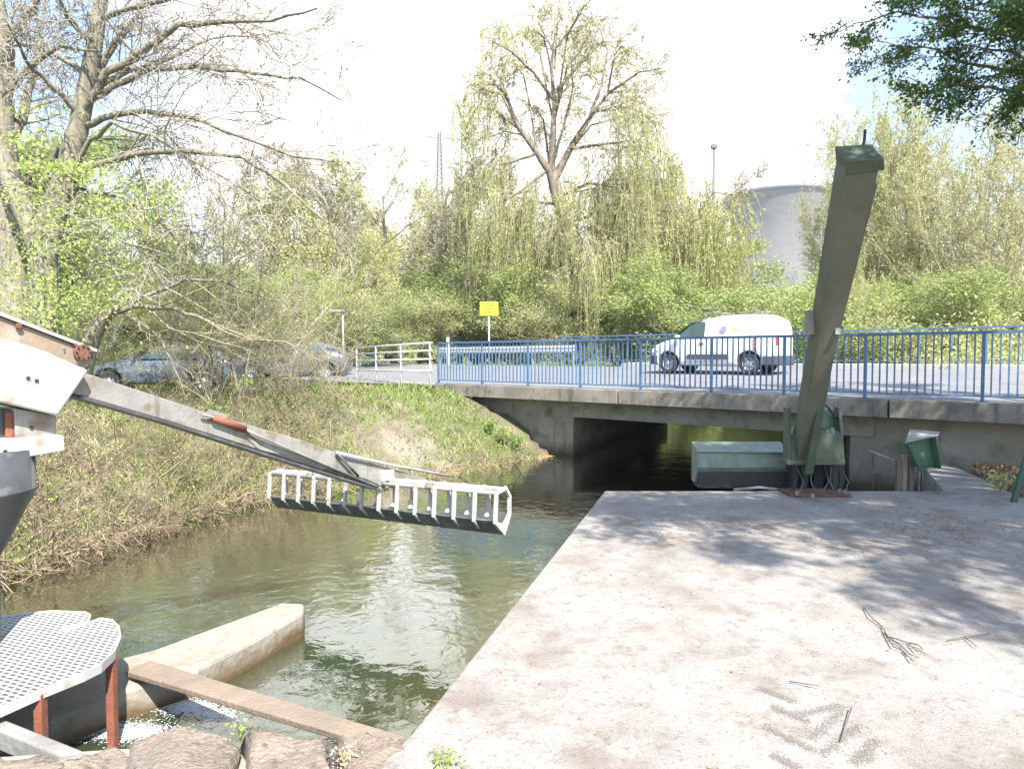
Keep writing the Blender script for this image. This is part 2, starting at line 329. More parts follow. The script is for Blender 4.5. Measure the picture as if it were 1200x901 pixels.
# ---------------------------------------------------------------- ground, river, road, bridge
def axis(lo, hi, step, far):
    a = list(np.arange(lo, hi, step)); s = step; 
    while a[-1] < far: s *= 1.25; a.append(a[-1]+s)
    s = step
    while a[0] > -far: s *= 1.25; a.insert(0, a[0]-s)
    return np.array(a)
gx = axis(-14, 14, .2, 1500); gy = axis(-2, 28, .2, 1500)
X, Y = np.meshgrid(gx, gy); Z = height(X, Y)
V = np.stack([X, Y, Z], -1).reshape(-1, 3); nx = len(gx); ny = len(gy)
i = (np.arange(ny-1)[:, None]*nx+np.arange(nx-1)[None]).reshape(-1, 1)
Fa = np.concatenate([i, i+1, i+nx+1, i+nx], 1)
def groundmat():
    m = mat('bank_soil_and_turf', (.13, .10, .07), (.11, .12, .05), .95, scale=.8, bump=1, bscale=14, c3=(.22, .18, .12), s3=2.2, t3=(.5, .7), lo=.42, hi=.58)
    n = m.node_tree; b = n.nodes['Principled BSDF']; src = b.inputs['Base Color'].links[0].from_socket
    g = n.nodes.new('ShaderNodeNewGeometry'); sp = n.nodes.new('ShaderNodeSeparateXYZ'); n.links.new(g.outputs['Position'], sp.inputs[0])
    # bed of the river: brown silt in the shallows, green weed deeper down
    mr = n.nodes.new('ShaderNodeMapRange'); mr.inputs[1].default_value = -1.3; mr.inputs[2].default_value = -.75
    n.links.new(sp.outputs[2], mr.inputs[0])
    bed = n.nodes.new('ShaderNodeMix'); bed.data_type = 'RGBA'; bed.inputs[6].default_value = (.05, .085, .03, 1); bed.inputs[7].default_value = (.24, .165, .07, 1)
    n.links.new(mr.outputs[0], bed.inputs[0])
    m2 = n.nodes.new('ShaderNodeMapRange'); m2.inputs[1].default_value = -.54; m2.inputs[2].default_value = -.46
    n.links.new(sp.outputs[2], m2.inputs[0])
    fin = n.nodes.new('ShaderNodeMix'); fin.data_type = 'RGBA'
    n.links.new(m2.outputs[0], fin.inputs[0]); n.links.new(bed.outputs[2], fin.inputs[6]); n.links.new(src, fin.inputs[7])
    vd = n.nodes.new('ShaderNodeVectorMath'); vd.operation = 'DISTANCE'; vd.inputs[1].default_value = (-2.1, 13.1, .3); n.links.new(g.outputs['Position'], vd.inputs[0])
    zz = n.nodes.new('ShaderNodeTexNoise'); zz.inputs['Scale'].default_value = 2.5; zz.inputs['Detail'].default_value = 5; n.links.new(g.outputs['Position'], zz.inputs[0])
    am = n.nodes.new('ShaderNodeMath'); am.operation = 'MULTIPLY_ADD'; am.inputs[1].default_value = 2.6; n.links.new(zz.outputs[0], am.inputs[0]); n.links.new(vd.outputs['Value'], am.inputs[2])
    mp_ = n.nodes.new('ShaderNodeMapRange'); mp_.inputs[1].default_value = 1.6; mp_.inputs[2].default_value = 2.3; mp_.inputs[3].default_value = 1; mp_.inputs[4].default_value = 0; n.links.new(am.outputs[0], mp_.inputs[0])
    fx = n.nodes.new('ShaderNodeMix'); fx.data_type = 'RGBA'; fx.inputs[7].default_value = (.20, .17, .135, 1); n.links.new(mp_.outputs[0], fx.inputs[0]); n.links.new(fin.outputs[2], fx.inputs[6])
    n.links.new(fx.outputs[2], b.inputs['Base Color']); return m
tag(npmesh('ground', V, Fa, groundmat(), smooth=True), 'grassy earth bank and river bed', kind='structure')

def watermat():
    m = bpy.data.materials.new('river_water'); m.use_nodes = True; n = m.node_tree; n.nodes.clear()
    N = n.nodes.new; L = n.links.new
    o = N('ShaderNodeOutputMaterial'); gl = N('ShaderNodeBsdfGlossy'); gl.inputs['Roughness'].default_value = .03
    tr = N('ShaderNodeBsdfTransparent'); tr.inputs[0].default_value = (.78, .74, .48, 1)
    df = N('ShaderNodeBsdfDiffuse'); df.inputs[0].default_value = (.085, .125, .065, 1)
    ms = N('ShaderNodeMixShader'); ms.inputs[0].default_value = .34; L(tr.outputs[0], ms.inputs[1]); L(df.outputs[0], ms.inputs[2])
    fr = N('ShaderNodeFresnel'); fr.inputs[0].default_value = 1.36
    mf = N('ShaderNodeMath'); mf.operation = 'MULTIPLY_ADD'; mf.inputs[1].default_value = 3.0; mf.inputs[2].default_value = .08; mf.use_clamp = True
    L(fr.outputs[0], mf.inputs[0])
    mx = N('ShaderNodeMixShader'); L(mf.outputs[0], mx.inputs[0]); L(ms.outputs[0], mx.inputs[1]); L(gl.outputs[0], mx.inputs[2]); L(mx.outputs[0], o.inputs[0])
    t = N('ShaderNodeTexCoord'); mp = N('ShaderNodeMapping'); mp.inputs['Rotation'].default_value = (0, 0, R(-25)); mp.inputs['Scale'].default_value = (1, 1.0, 1)
    L(t.outputs['Object'], mp.inputs[0])
    w = N('ShaderNodeTexNoise'); w.inputs['Scale'].default_value = 7; w.inputs['Detail'].default_value = 3; w.inputs['Distortion'].default_value = .6; L(mp.outputs[0], w.inputs[0])
    w2 = N('ShaderNodeTexNoise'); w2.inputs['Scale'].default_value = .9; w2.inputs['Detail'].default_value = 2; L(mp.outputs[0], w2.inputs[0])
    mu = N('ShaderNodeMath'); mu.operation = 'MULTIPLY_ADD'; mu.inputs[1].default_value = 3.5; L(w2.outputs[0], mu.inputs[0]); L(w.outputs[0], mu.inputs[2])
    bp = N('ShaderNodeBump'); bp.inputs['Strength'].default_value = .17; bp.inputs['Distance'].default_value = .03; L(mu.outputs[0], bp.inputs['Height'])
    L(bp.outputs[0], gl.inputs['Normal']); L(bp.outputs[0], fr.inputs['Normal'])
    return m
wb = MB(); wb.add([(-40, -20, ZW), (60, -20, ZW), (60, 90, ZW), (-40, 90, ZW)], [(0, 1, 2, 3)])
# keep the sheet under the banks only
tag(wb.build('water', watermat(), fix=False), 'calm green brown river water', kind='structure')

# slab quay
st = MB(); o1 = slabL(2.96); 
poly = [(1.15, 8.4), (5.35, 8.4), (6.2, 10.2), (6.75, 10.72), (6.62, 9.9), (6.02, 8.0), (12, 7.9), (12, -9), (-9, -9), (-9, .0), (-2.6, 2.45), (-.62, 2.5), (o1, 2.96)]
st.prism([(x, y, -1.3) for x, y in poly], (0, 0, 1.3))
slab = tag(st.build('quay_slab', M['slab'], bevel=.012), 'pale concrete quay slab beside the river', kind='structure')
# tyre prints of dried mud
def sheet(poly, z, dz=.004): b = MB(); b.prism([(p.x, p.y, z) for p in poly], (0, 0, dz)); return b

road = MB()
def ribbon(b, pts, p0, p1, z0, z1, thick=.0):
    vs = []
    for k, (c) in enumerate(pts):
        a = pts[max(k-1, 0)]; q = pts[min(k+1, len(pts)-1)]; e = (q-a)/np.hypot(*(q-a)); nn = np.array([e[1], -e[0]])
        l = c+nn*(p0-5.5); r = c+nn*(p1-5.5); vs += [(l[0], l[1], z0), (r[0], r[1], z1), (r[0], r[1], z1-thick), (l[0], l[1], z0-thick)]
    fs = []
    for k in range(len(pts)-1):
        a = 4*k; c = a+4
        fs += [(a, a+1, c+1, c)]
        if thick: fs += [(a+1, a+2, c+2, c+1), (a+3, a, c, c+3), (a+2, a+3, c+3, c+2)]
    if thick: fs += [(0, 3, 2, 1), (4*len(pts)-4, 4*len(pts)-3, 4*len(pts)-2, 4*len(pts)-1)]
    b.add(vs, fs)
RP = [A0+5.5*nB-29*uB, A0+5.5*nB+0*uB, A0+5.5*nB+6*uB]+list(RC[1:])
ribbon(road, RP, .42, 10.12, float(roadz(.5)), float(roadz(10)))
tag(road.build('road', M['asphalt'], fix=False), 'grey asphalt road over the bridge', kind='structure')
mk = MB()
for q0 in range(0, 46, 6):
    s0 = -8+q0
    if s0+3 < 12: ribbon(mk, [A0+5.5*nB+uB*s0, A0+5.5*nB+uB*(s0+3)], 5.24, 5.36, float(roadz(5.3))+.006, float(roadz(5.3))+.006)
ribbon(mk, RP, .95, 1.07, float(roadz(1))+.006, float(roadz(1))+.006)
tag(mk.build('road_marking', M['roadpaint'], fix=False), 'white painted road lines', kind='structure')
pv = MB(); ribbon(pv, RP[:4], 10.12, 11.15, 1.44, 1.46, .3)
tag(pv.build('far_pavement', M['paving']), 'raised far pavement of the bridge', kind='structure')

bridge = empty('road_bridge', br(5, 0, .7), label='low concrete road bridge with weathered edge beam crossing the river', cat='bridge')
def brbox(s0, s1, p0, p1, z0, z1, b=None):
    b = b or MB(); b.prism([br(s0, p0, z0), br(s1, p0, z0), br(s1, p1, z0), br(s0, p1, z0)], (0, 0, z1-z0)); return b
parts = []
fb = MB()
edges = [(-14, -1.9), (-1.87, 1.68), (1.71, 6.6), (6.63, 12.0)]
for a, b_ in edges: brbox(a, b_, -.08, .42, .70, LEDGE, fb)
parts.append(fb.build('edge_beam', M['fascia'], bevel=.012))
dk = MB(); dk.prism([br(2.0, .40, .33), br(8.4, .40, .33), br(8.4+.6, 10.6, .33), br(2.0, 10.6, .33)], (0, 0, .55)); parts.append(dk.build('girder', M['conc']))
dk2 = MB(); brbox(-14, 12.0, 10.6, 11.2, .75, 1.40, dk2); parts.append(dk2.build('far_edge_beam', M['conc']))
ab = MB()
e1 = C1+10.2*wB; a1 = br(12.3, .47); a2 = br(12.3, 10.4)
ab.prism([(C1[0], C1[1], -1.6), (a1.x, a1.y, -1.6), (a2.x, a2.y, -1.6), (e1[0], e1[1], -1.6)], (0, 0, 1.95)); 
brbox(8.05, 11.9, .43, .9, .3, .72, ab)
parts.append(ab.build('abutment', M['conc']))
ab = MB(); e2 = C2+10.2*wB; a1 = br(-14, .45); a2 = br(-14, 10.4)
ab.prism([(C2[0], C2[1], -1.6), (a1.x, a1.y, -1.6), (a2.x, a2.y, -1.6), (e2[0], e2[1], -1.6)], (0, 0, 2.305))
parts.append(ab.build('abutment', M['conc']))
relparent(bridge, parts)

# railings
def railing(name, label, s_list, p, zb, zt, spacing, group=None, stepbars=.012):
    root = empty(name, br(s_list[0], p, zb), label=label, cat='railing', group=group); ps = []
    a, b_ = s_list[0], s_list[-1]
    ps.append(MB().bar(br(a, p, zt-.02), br(b_, p, zt-.02), .06, .045).build('top_rail', M['blue']))
    ps.append(MB().bar(br(a, p, zb+.09), br(b_, p, zb+.09), .035, .025).build('bottom_rail', M['blue']))
    for q in s_list:
        m = MB(); m.bar(br(q, p, zb), br(q, p, zt-.04), .045, .045, up=(nB[0], nB[1], 0)); m.bar(br(q-.07, p, zb+.006), br(q+.07, p, zb+.006), .13, .012)
        ps.append(m.build('post', M['blue']))
    for k in range(len(s_list)-1):
        m = MB(); q0, q1 = s_list[k], s_list[k+1]; n = max(2, round((q1-q0)/spacing))
        for j in range(1, n):
            s = q0+(q1-q0)*j/n; m.bar(br(s, p, zb+.10), br(s, p, zt-.04), stepbars, stepbars*1.3, up=(nB[0], nB[1], 0))
        ps.append(m.build('bar_panel', M['blue'], fix=False))
    relparent(root, ps); return root
# post positions from the photograph
def s_at(px, p):
    t = (px-600)/F; q = A0+nB*p; return (q[0]-t*q[1])/(-uB[0]+t*uB[1])
posts = [-9, -7.2, -5.4, -3.6]+[s_at(x, .05) for x in (1330, 1152, 1014, 919, 833.7, 750.7, 680, 618.7, 565, 514)]
railing('bridge_railing', 'blue steel bar railing along the near edge of the bridge', posts, .05, LEDGE, LEDGE+1.05, .105, stepbars=.021)
far = list(np.linspace(s_at(655, 11), -10, 17))
railing('bridge_railing', 'blue bar railing along the far side of the bridge behind the van', far, 11.0, 1.46, 2.52, .115, stepbars=.022)

# white tube fence on the left bank
wf = empty('tube_fence', at(508, 445, 17.6), label='white tubular fence continuing left from the end of the blue railing', cat='fence')
ps = []; f0 = Vector((-2.05, 17.5, 0)); f1 = Vector((-4.95, 21.8, 0)); hz = lambda q: float(height(np.array([q.x]), np.array([q.y]))[0])
for t_ in (.02, .36, .7, 1.0):
    q = f0.lerp(f1, t_); g = hz(q); ps.append(MB().tube([(q.x, q.y, g-.1), (q.x, q.y, 2.03-.07*t_)], .03).build('post', M['white'], smooth=True))
for dz in (0, -.2, -.42, -.72): ps.append(MB().tube([(f0.x, f0.y, 2.03+dz), (f1.x, f1.y, 1.96+dz)], .025).build('rail', M['white'], smooth=True))
relparent(wf, ps)
# crash barrier beyond the road
gr = empty('crash_barrier', br(17, 11, 1.3), label='low white steel crash barrier across the road left of the far railing', cat='crash barrier')
ps = []; g0 = at(674, 409, 27.5); g1 = at(513, 411, 35.5)
prof = [(0, -.15), (.04, -.1), (.04, -.04), (0, 0), (.04, .04), (.04, .1), (0, .15)]
d = (g1-g0).normalized(); nn = Vector((d.y, -d.x, 0)).normalized()*-1
b = MB(); vs = [g0+nn*x+Vector((0, 0, z)) for x, z in prof]+[g1+nn*x+Vector((0, 0, z)) for x, z in prof]
b.add(vs, [(k, k+1, k+8, k+7) for k in range(6)]); ps.append(b.build('beam', M['white'], fix=False))
for t_ in np.linspace(0.02, .98, 5):
    q = g0.lerp(g1, t_); b = MB().bar((q.x+.06, q.y+.06, .8), (q.x+.06, q.y+.06, q.z+.16), .1, .1); ps.append(b.build('post', M['steel']))
relparent(gr, ps)

# ---------------------------------------------------------------- yellow sign, lamp posts, mast, pylons, tower
def textobj(txt, size, loc, rot, m, name, parent=None):
    c = bpy.data.curves.new(name, 'FONT'); c.body = txt; c.size = size; c.align_x = 'CENTER'; c.extrude = .002
    t = bpy.data.objects.new(name, c); me = bpy.data.meshes.new_from_object(t); me.materials.append(m)
    o = link(bpy.data.objects.new(name, me)); o.location = loc; o.rotation_euler = rot
    if parent: o.parent = parent
    return o
q = at(573, 362, 29.5); z0 = hz(q)
sg = empty('road_sign', (q.x, q.y, z0), .1, 'yellow rectangular road sign on a white post beyond the bridge', 'sign')
MB().tube([(0, 0, -.1), (0, 0, q.z-z0+.2)], .035).build('post', M['white'], sg, smooth=True)
MB().box((0, -.05, q.z-z0), (.80, .03, .60)).build('sign_face', M['yellow'], sg, bevel=.01)
ln = MB()
for zz, w_ in ((.14, .46), (-.02, .30), (-.14, .28)): 
    x0 = -.23
    while x0 < -.23+w_: ww = random.uniform(.03, .06); ln.box((x0+ww/2, -.068, q.z-z0+zz), (ww, .006, .06)); x0 += ww+.02
ln.build('lettering', mat('faded_lettering', (.10, .095, .01), rough=.6), sg)
q = at(403, 420, 24); z0 = hz(q)
lp = empty('lamp_post', (q.x, q.y, z0), 0, 'thin grey post with a flat head behind the white fence', 'lamp post')
MB().tube([(0, 0, -.1), (-.03, 0, 1.65+(419-366)*24/800-z0)], [.05, .035]).build('pole', M['steel'], lp, smooth=True)
MB().box((-.2, 0, 1.65+(419-365)*24/800-z0), (.55, .18, .09)).build('lamp_head', M['steel'], lp, bevel=.02)
q = at(525, 398, 34); z0 = hz(q)
kb = empty('marker_post', (q.x, q.y, z0), 0, 'short white marker post with dark band under the yellow sign', 'marker post')
MB().prism([(-.07, -.05, -.1), (.07, -.05, -.1), (0, .06, -.1)], (0, 0, q.z-z0+.25)).build('post', M['white'], kb)
MB().prism([(-.075, -.055, q.z-z0+.12), (.075, -.055, q.z-z0+.12), (0, .065, q.z-z0+.12)], (0, 0, .12)).build('band', M['plastic'], kb)
def lattice(name, px, Y, ytop, w0, w1, arms, label, cat='pylon', r=.12):
    g = .8; b0 = at(px, 419, Y); root = empty(name, (b0.x, b0.y, g), .3, label, cat); H = 1.65+(419-ytop)*Y/800-g
    legs = MB(); br_ = MB()
    def wd(z): return w0+(w1-w0)*min(1, z/H)
    cs = [(-1, -1), (1, -1), (1, 1), (-1, 1)]
    for c in cs: legs.bar((c[0]*w0/2, c[1]*w0/2, 0), (c[0]*w1/2, c[1]*w1/2, H), r*1.6)
    legs.build('leg_frame', M['pyl'], root)
    z = 0
    while z < H-1:
        h = max(1.5, wd(z)*.95); z1 = min(H, z+h)
        for k in range(4):
            a = cs[k]; c = cs[(k+1) % 4]
            br_.bar((a[0]*wd(z)/2, a[1]*wd(z)/2, z), (c[0]*wd(z1)/2, c[1]*wd(z1)/2, z1), r)
            br_.bar((c[0]*wd(z)/2, c[1]*wd(z)/2, z), (a[0]*wd(z1)/2, a[1]*wd(z1)/2, z1), r)
            br_.bar((a[0]*wd(z)/2, a[1]*wd(z)/2, z), (c[0]*wd(z)/2, c[1]*wd(z)/2, z), r)
        z = z1
    br_.build('bracing', M['pyl'], root)
    for (py, half) in arms:
        z = 1.65+(419-py)*Y/800-g; hw = half*Y/800; m = MB()
        for sg_ in (-1, 1):
            tip = (sg_*hw, 0, z); ww = wd(z)/2
            for yy in (-ww, ww):
                m.bar((sg_*ww, yy, z), tip, r); m.bar((sg_*ww, yy, z+hw*.18), tip, r)
            for t_ in (.25, .5, .75): m.bar((sg_*(ww+(hw-ww)*t_), 0, z), (sg_*(ww+(hw-ww)*t_), 0, z+hw*.18*(1-t_)), r)
            m.tube([tip, (tip[0], 0, z-hw*.14)], r*.9, 6)
        m.build('cross_arm', M['pyl'], root)
    return root
lattice('power_pylon', 1186, 150, 60, 12, 3.0, [(90, 60), (150, 80), (205, 60)], 'tall lattice pylon standing behind the willows at the right edge', r=.22)
lattice('power_pylon', 516, 330, 158, 7, 1.2, [(166, 17), (194, 25), (199, 20)], 'slim distant pylon with short cross arms above the bare trees', r=.19)
q = at(834, 419, 130)
ms_ = empty('antenna_mast', (q.x, q.y, .8), 0, 'thin grey mast rising above the trees left of the cooling tower', 'mast')
MB().tube([(0, 0, 0), (0, 0, (419-177)*130/800+.8)], [.36, .26], 8).build('pole', M['pyl'], ms_, smooth=True)
MB().box((0, 0, (419-175)*130/800+.8), (1.0, 1.0, .7)).build('antenna_head', M['pyl'], ms_)
# cooling tower
YT = 420; q = at(911, 419, YT)
Rt = 60*YT/800; Ht = 1.65+(419-236)*YT/800
tw = MB(); K = 64; rs = []
for k in range(25):
    z = Ht*k/24; zz = (z-Ht*.74)/(Ht*.55); rs.append((z, Rt*.87*math.sqrt(1+zz*zz*1.45)))
ins = [(z, r-1.2) for z, r in rs[::-1]]
prof = rs+ins; vs = [(r*cos(2*pi*j/K), r*sin(2*pi*j/K), z) for z, r in prof for j in range(K)]
fs = [(i_*K+j, i_*K+(j+1) % K, (i_+1)*K+(j+1) % K, (i_+1)*K+j) for i_ in range(len(prof)-1) for j in range(K)]
tw.add(vs, fs); ct = empty('cooling_tower', (q.x, q.y, .8), 0, 'grey concrete cooling tower partly hidden behind the willows', 'cooling tower')
tw.build('shell', M['tower'], ct, smooth=True, fix=False)
rm = MB(); rr = rs[-1][1]+.7
rm.tube([(rr*cos(2*pi*j/K), rr*sin(2*pi*j/K), Ht) for j in range(K+1)], 1.1, 6, cap=False); rm.build('rim', mat('tower_rim', (.2, .21, .23), rough=.9), ct, smooth=True)
# power lines
wires = [((560, 98), (830, -35)), ((560, 112), (905, -30)), ((600, 108), (960, -28)), ((640, 75), (1010, -20)), ((930, 42), (1210, 18)), ((950, 72), (1220, 40))]
wl = ['upper left', 'second', 'third', 'fourth', 'fifth', 'lowest']
pl = empty('power_line', at(760, 30, 190), label='set of thin grey overhead wires crossing the sky from the tall tree to the right', cat='power line')
wp = []
for k, (a, b_) in enumerate(wires):
    pa = at(*a, 230); pb = at(*b_, 150); pts = []
    for t_ in np.linspace(0, 1, 12): c = pa.lerp(pb, t_); c.z -= 3*4*t_*(1-t_); pts.append(c)
    wp.append(MB().tube(pts, .05, 4).build('wire', M['pyl']))
relparent(pl, wp)
# green mesh screen fence far left
sc_ = empty('screen_fence', at(200, 419, 30), label='green mesh screen fence behind the parked blue grey car', cat='fence'); ps = []
a = at(-60, 419, 29); b_ = at(440, 419, 36)
for k in range(9):
    q0 = a.lerp(b_, k/8); ps.append(MB().tube([(q0.x, q0.y, .3), (q0.x, q0.y, 2.5)], .04).build('post', M['steel']))
    if k < 8: q1 = a.lerp(b_, (k+1)/8); m = MB(); m.bar((q0.x, q0.y, 1.5), (q1.x, q1.y, 1.5), .02, 1.7); ps.append(m.build('mesh_panel', M['teal']))
relparent(sc_, ps)

# ---------------------------------------------------------------- vehicles
def wheel(parent, x, y, r, w, side):
    t = MB(); K = 20; pr = [(r*.62, -w/2), (r*.93, -w/2), (r, -w/2+.03), (r, w/2-.03), (r*.93, w/2), (r*.62, w/2)]
    vs = [(x+a*cos(2*pi*j/K), y+b_, r+a*sin(2*pi*j/K)) for a, b_ in pr for j in range(K)]
    n = len(pr); fs = [(i_*K+j, i_*K+(j+1) % K, ((i_+1) % n)*K+(j+1) % K, ((i_+1) % n)*K+j) for i_ in range(n) for j in range(K)]
    t.add(vs, fs); ty = t.build('wheel', M['black'], parent)
    c = MB(); yy = y+side*(w/2-.02)
    pr = [(.001, .0), (r*.14, .005), (r*.2, -.02), (r*.5, -.03), (r*.64, .01)]
    vs = [(x+a*cos(2*pi*j/K), yy+side*b_, r+a*sin(2*pi*j/K)) for a, b_ in pr for j in range(K)]
    fs = [(i_*K+j, i_*K+(j+1) % K, (i_+1)*K+(j+1) % K, (i_+1)*K+j) for i_ in range(len(pr)-1) for j in range(K)]
    c.add(vs, fs); rim = c.build('rim', M['rim'], ty, smooth=True)
    h = MB()
    for k in range(7):
        a = 2*pi*k/7; h.box((x+r*.43*cos(a), yy+side*.004, r+r*.43*sin(a)), (r*.13, .02, r*.13))
    h.build('rim_slot', M['black'], ty)
def loft_body(stations, m, root, name='body', k=1):
    # station: x, zbottom, [(halfwidth, z) ...] from sill to roof centre
    b = MB(); n = len(stations[0][1]); rings = []
    for x, pr in stations:
        rings.append([(x, -w, z) for w, z in pr]+[(x, w, z) for w, z in pr[::-1]])
    N = 2*n
    for rg in rings: b.v += rg
    for i_ in range(len(rings)-1):
        for j in range(N): b.f.append((i_*N+j, i_*N+(j+1) % N, (i_+1)*N+(j+1) % N, (i_+1)*N+j))
    b.f += [tuple(range(N)), tuple(range((len(rings)-1)*N, len(rings)*N))[::-1]]
    o = b.build(name, m, root, smooth=True)
    md = o.modifiers.new('s', 'SUBSURF'); md.levels = 2; md.render_levels = 2
    return o
def archcut(root, body, xs, r, wy):
    for x in xs:
        c = MB(); c.tube([(x, -wy, r*.95), (x, wy, r*.95)], r*1.2, 24); o = c.build('cutter', M['black'], root)
        md = body.modifiers.new('c', 'BOOLEAN'); md.object = o; md.operation = 'DIFFERENCE'; md.solver = 'EXACT'
        yield o
def bake(body, cutters):
    dg = bpy.context.evaluated_depsgraph_get(); dg.update(); me = bpy.data.meshes.new_from_object(body.evaluated_get(dg)); body.modifiers.clear(); body.data = me
    for c in cutters: bpy.data.objects.remove(c)

# van: front at -x, camera sees its -y side
va = br(s_at(783, 6.8), 6.8); vb = br(s_at(880, 6.8), 6.8)
vang = math.atan2(-uB[1], -uB[0])
vc = br((s_at(783, 6.0)+s_at(880, 6.0))/2-.02, 6.75, float(roadz(6.75))+.004)
vc = br((s_at(783, 6.5)+s_at(880, 6.5))/2+.0, 7.25, float(roadz(7.25))+.004)
van = empty('delivery_van', vc, vang, 'white panel van with two roof bars driving left across the bridge', 'van')
VL = [(-2.07, [(.55, .30), (.62, .35), (.64, .55), (.60, .72), (.45, .80), (.02, .82)]),
      (-2.0, [(.72, .24), (.78, .3), (.80, .6), (.76, .84), (.6, .92), (.02, .95)]),
      (-1.6, [(.80, .22), (.85, .3), (.87, .66), (.83, .98), (.64, 1.05), (.02, 1.08)]),
      (-1.2, [(.80, .22), (.86, .3), (.88, .72), (.85, 1.06), (.68, 1.14), (.02, 1.17)]),
      (-.95, [(.80, .22), (.86, .3), (.89, .75), (.86, 1.08), (.74, 1.28), (.02, 1.36)]),
      (-.42, [(.80, .22), (.86, .3), (.89, .75), (.86, 1.10), (.72, 1.66), (.02, 1.74)]),
      (-.1, [(.80, .22), (.86, .3), (.89, .75), (.87, 1.10), (.74, 1.74), (.02, 1.83)]),
      (.8, [(.80, .22), (.86, .3), (.89, .75), (.87, 1.10), (.76, 1.78), (.02, 1.87)]),
      (1.7, [(.80, .24), (.86, .3), (.89, .75), (.87, 1.10), (.75, 1.74), (.02, 1.83)]),
      (2.0, [(.78, .26), (.85, .3), (.87, .75), (.85, 1.10), (.72, 1.66), (.02, 1.73)]),
      (2.09, [(.74, .30), (.80, .35), (.82, .75), (.80, 1.10), (.66, 1.6), (.02, 1.66)]),
      (2.10, [(.5, .5), (.55, .55), (.55, .75), (.52, 1.10), (.45, 1.4), (.02, 1.45)])]
body = loft_body(VL, M['vanwhite'], van); WX = (-1.36, 1.30); WR = .31
cs_ = list(archcut(van, body, WX, WR+.02, 1.2)); bake(body, cs_)
inn = MB(); inn.box((0, 0, .55), (3.5, 1.30, .5)); inn.build('underbody', M['black'], van)
for x in WX:
    for sd_ in (-1, 1): wheel(van, x, sd_*.76, WR, .2, sd_)
def flank(name, poly, m, root, y, dy=.012):      # panel following the side wall
    b = MB(); b.prism([(x, -(y-(max(0, z-1.05)*.20)), z) for x, z in poly], (0, -dy, 0)); return b.build(name, m, root)
flank('side_window', [(-1.08, 1.13), (-.60, 1.53), (-.43, 1.60), (-.12, 1.63), (-.12, 1.10)], M['glass'], van, .862)
flank('rub_strip', [(-.72, .50), (-.66, .60), (.62, .60), (.70, .50), (.66, .44), (-.66, .44)], M['plastic'], van, .885)
flank('door_handle', [(-.28, .96), (-.12, .96), (-.12, .92), (-.28, .92)], M['plastic'], van, .885, .025)
sl = MB()
for poly in ([(-.06, .34), (-.06, 1.70)], [(-1.12, .66), (-1.12, 1.1)], [(-.06, .36), (-.86, .36)], [(1.02, .66), (1.02, 1.0)]):
    (x0, z0_), (x1, z1_) = poly; sl.bar((x0, -(.893-max(0, z0_-1.05)*.2), z0_), (x1, -(.893-max(0, z1_-1.05)*.2), z1_), .008, .008)
sl.build('door_seam', M['plastic'], van)
fbm = MB(); fbm.prism([(-2.13, -.74, .30), (-1.74, -.895, .30), (-1.70, -.895, .55), (-2.0, -.83, .62), (-2.13, -.72, .60), (-2.13, .72, .60), (-2.0, .83, .62), (-1.70, .895, .55), (-1.74, .895, .30), (-2.13, .74, .30)][:0] or [(-2.12, -.70, .28), (-1.76, -.895, .28), (-1.76, .895, .28), (-2.12, .70, .28)], (0, 0, .30)); fbm.build('front_bumper', M['plastic'], van, bevel=.04)
rbm = MB(); rbm.prism([(1.72, -.895, .26), (2.13, -.84, .26), (2.16, 0, .26), (2.13, .84, .26), (1.72, .895, .26)], (0, 0, .30)); rbm.build('rear_bumper', M['plastic'], van, bevel=.04)
for x, w_ in ((-.1, .62), (1.2, .75)):
    rb_ = MB(); rb_.box((x+.18, 0, 1.93), (.07, 1.42, .04)); rb_.build('roof_bar', M['steel'], van)
    rb_ = MB(); rb_.box((x+.18, -.62, 1.90), (w_, .05, .035)); [rb_.box((x+.18+q_, -.62, 1.85), (.06, .06, .10)) for q_ in (-w_/2+.05, w_/2-.05)]; rb_.build('roof_rail', M['steel'], van)
mr_ = MB(); mr_.box((-.98, -.97, 1.12), (.12, .16, .2)); mr_.build('wing_mirror', M['vanwhite'], van, bevel=.03)
hl_ = MB(); hl_.prism([(-1.98, -.80, .66), (-1.70, -.875, .74), (-1.62, -.878, .86), (-1.96, -.78, .80)], (0, -.015, 0)); hl_.build('headlight', mat('headlight_glass', (.6, .62, .65), rough=.1), van)
tl_ = MB(); tl_.box((2.085, -.74, 1.0), (.05, .10, .30)); tl_.build('tail_light', M['red'], van, bevel=.01)
wsb = MB(); wsb.add([(-1.17, -.70, 1.20), (-1.17, .70, 1.20), (-.50, .62, 1.68), (-.50, -.62, 1.68)], [(0, 1, 2, 3)]); wsb.v = [(x-.02, y, z+.03) for x, y, z in wsb.v]; wsb.build('windscreen', M['glass'], van)
lg = MB(); K = 16; lg.prism([(.50+.10*cos(2*pi*j/K), -.805-.2*.12*(1-sin(2*pi*j/K)), 1.38+.10*sin(2*pi*j/K)) for j in range(K)], (0, -.03, 0)); lg.build('emblem', M['logo'], van)
lt = MB()
for x, w_, h_ in ((.78, .05, .10), (.86, .035, .10), (.92, .035, .08)): lt.box((x, -.828, 1.36), (w_, .02, h_))
lt.build('lettering', mat('pale_yellow_lettering', (.55, .52, .12), rough=.6), van)
lt = MB()
for k, z in enumerate((1.03, .90, .77)):
    lt.box((1.50, -.899, z+.035), (.11, .01, .022)); lt.box((1.50, -.899, z-.03), (.11, .01, .02)); lt.box((1.47, -.899, z), (.035, .01, .07)); lt.box((1.535, -.899, z+.01), (.028, .01, .05))
lt.build('rear_lettering', M['red'], van)

van.scale = (.91, .91, .91)

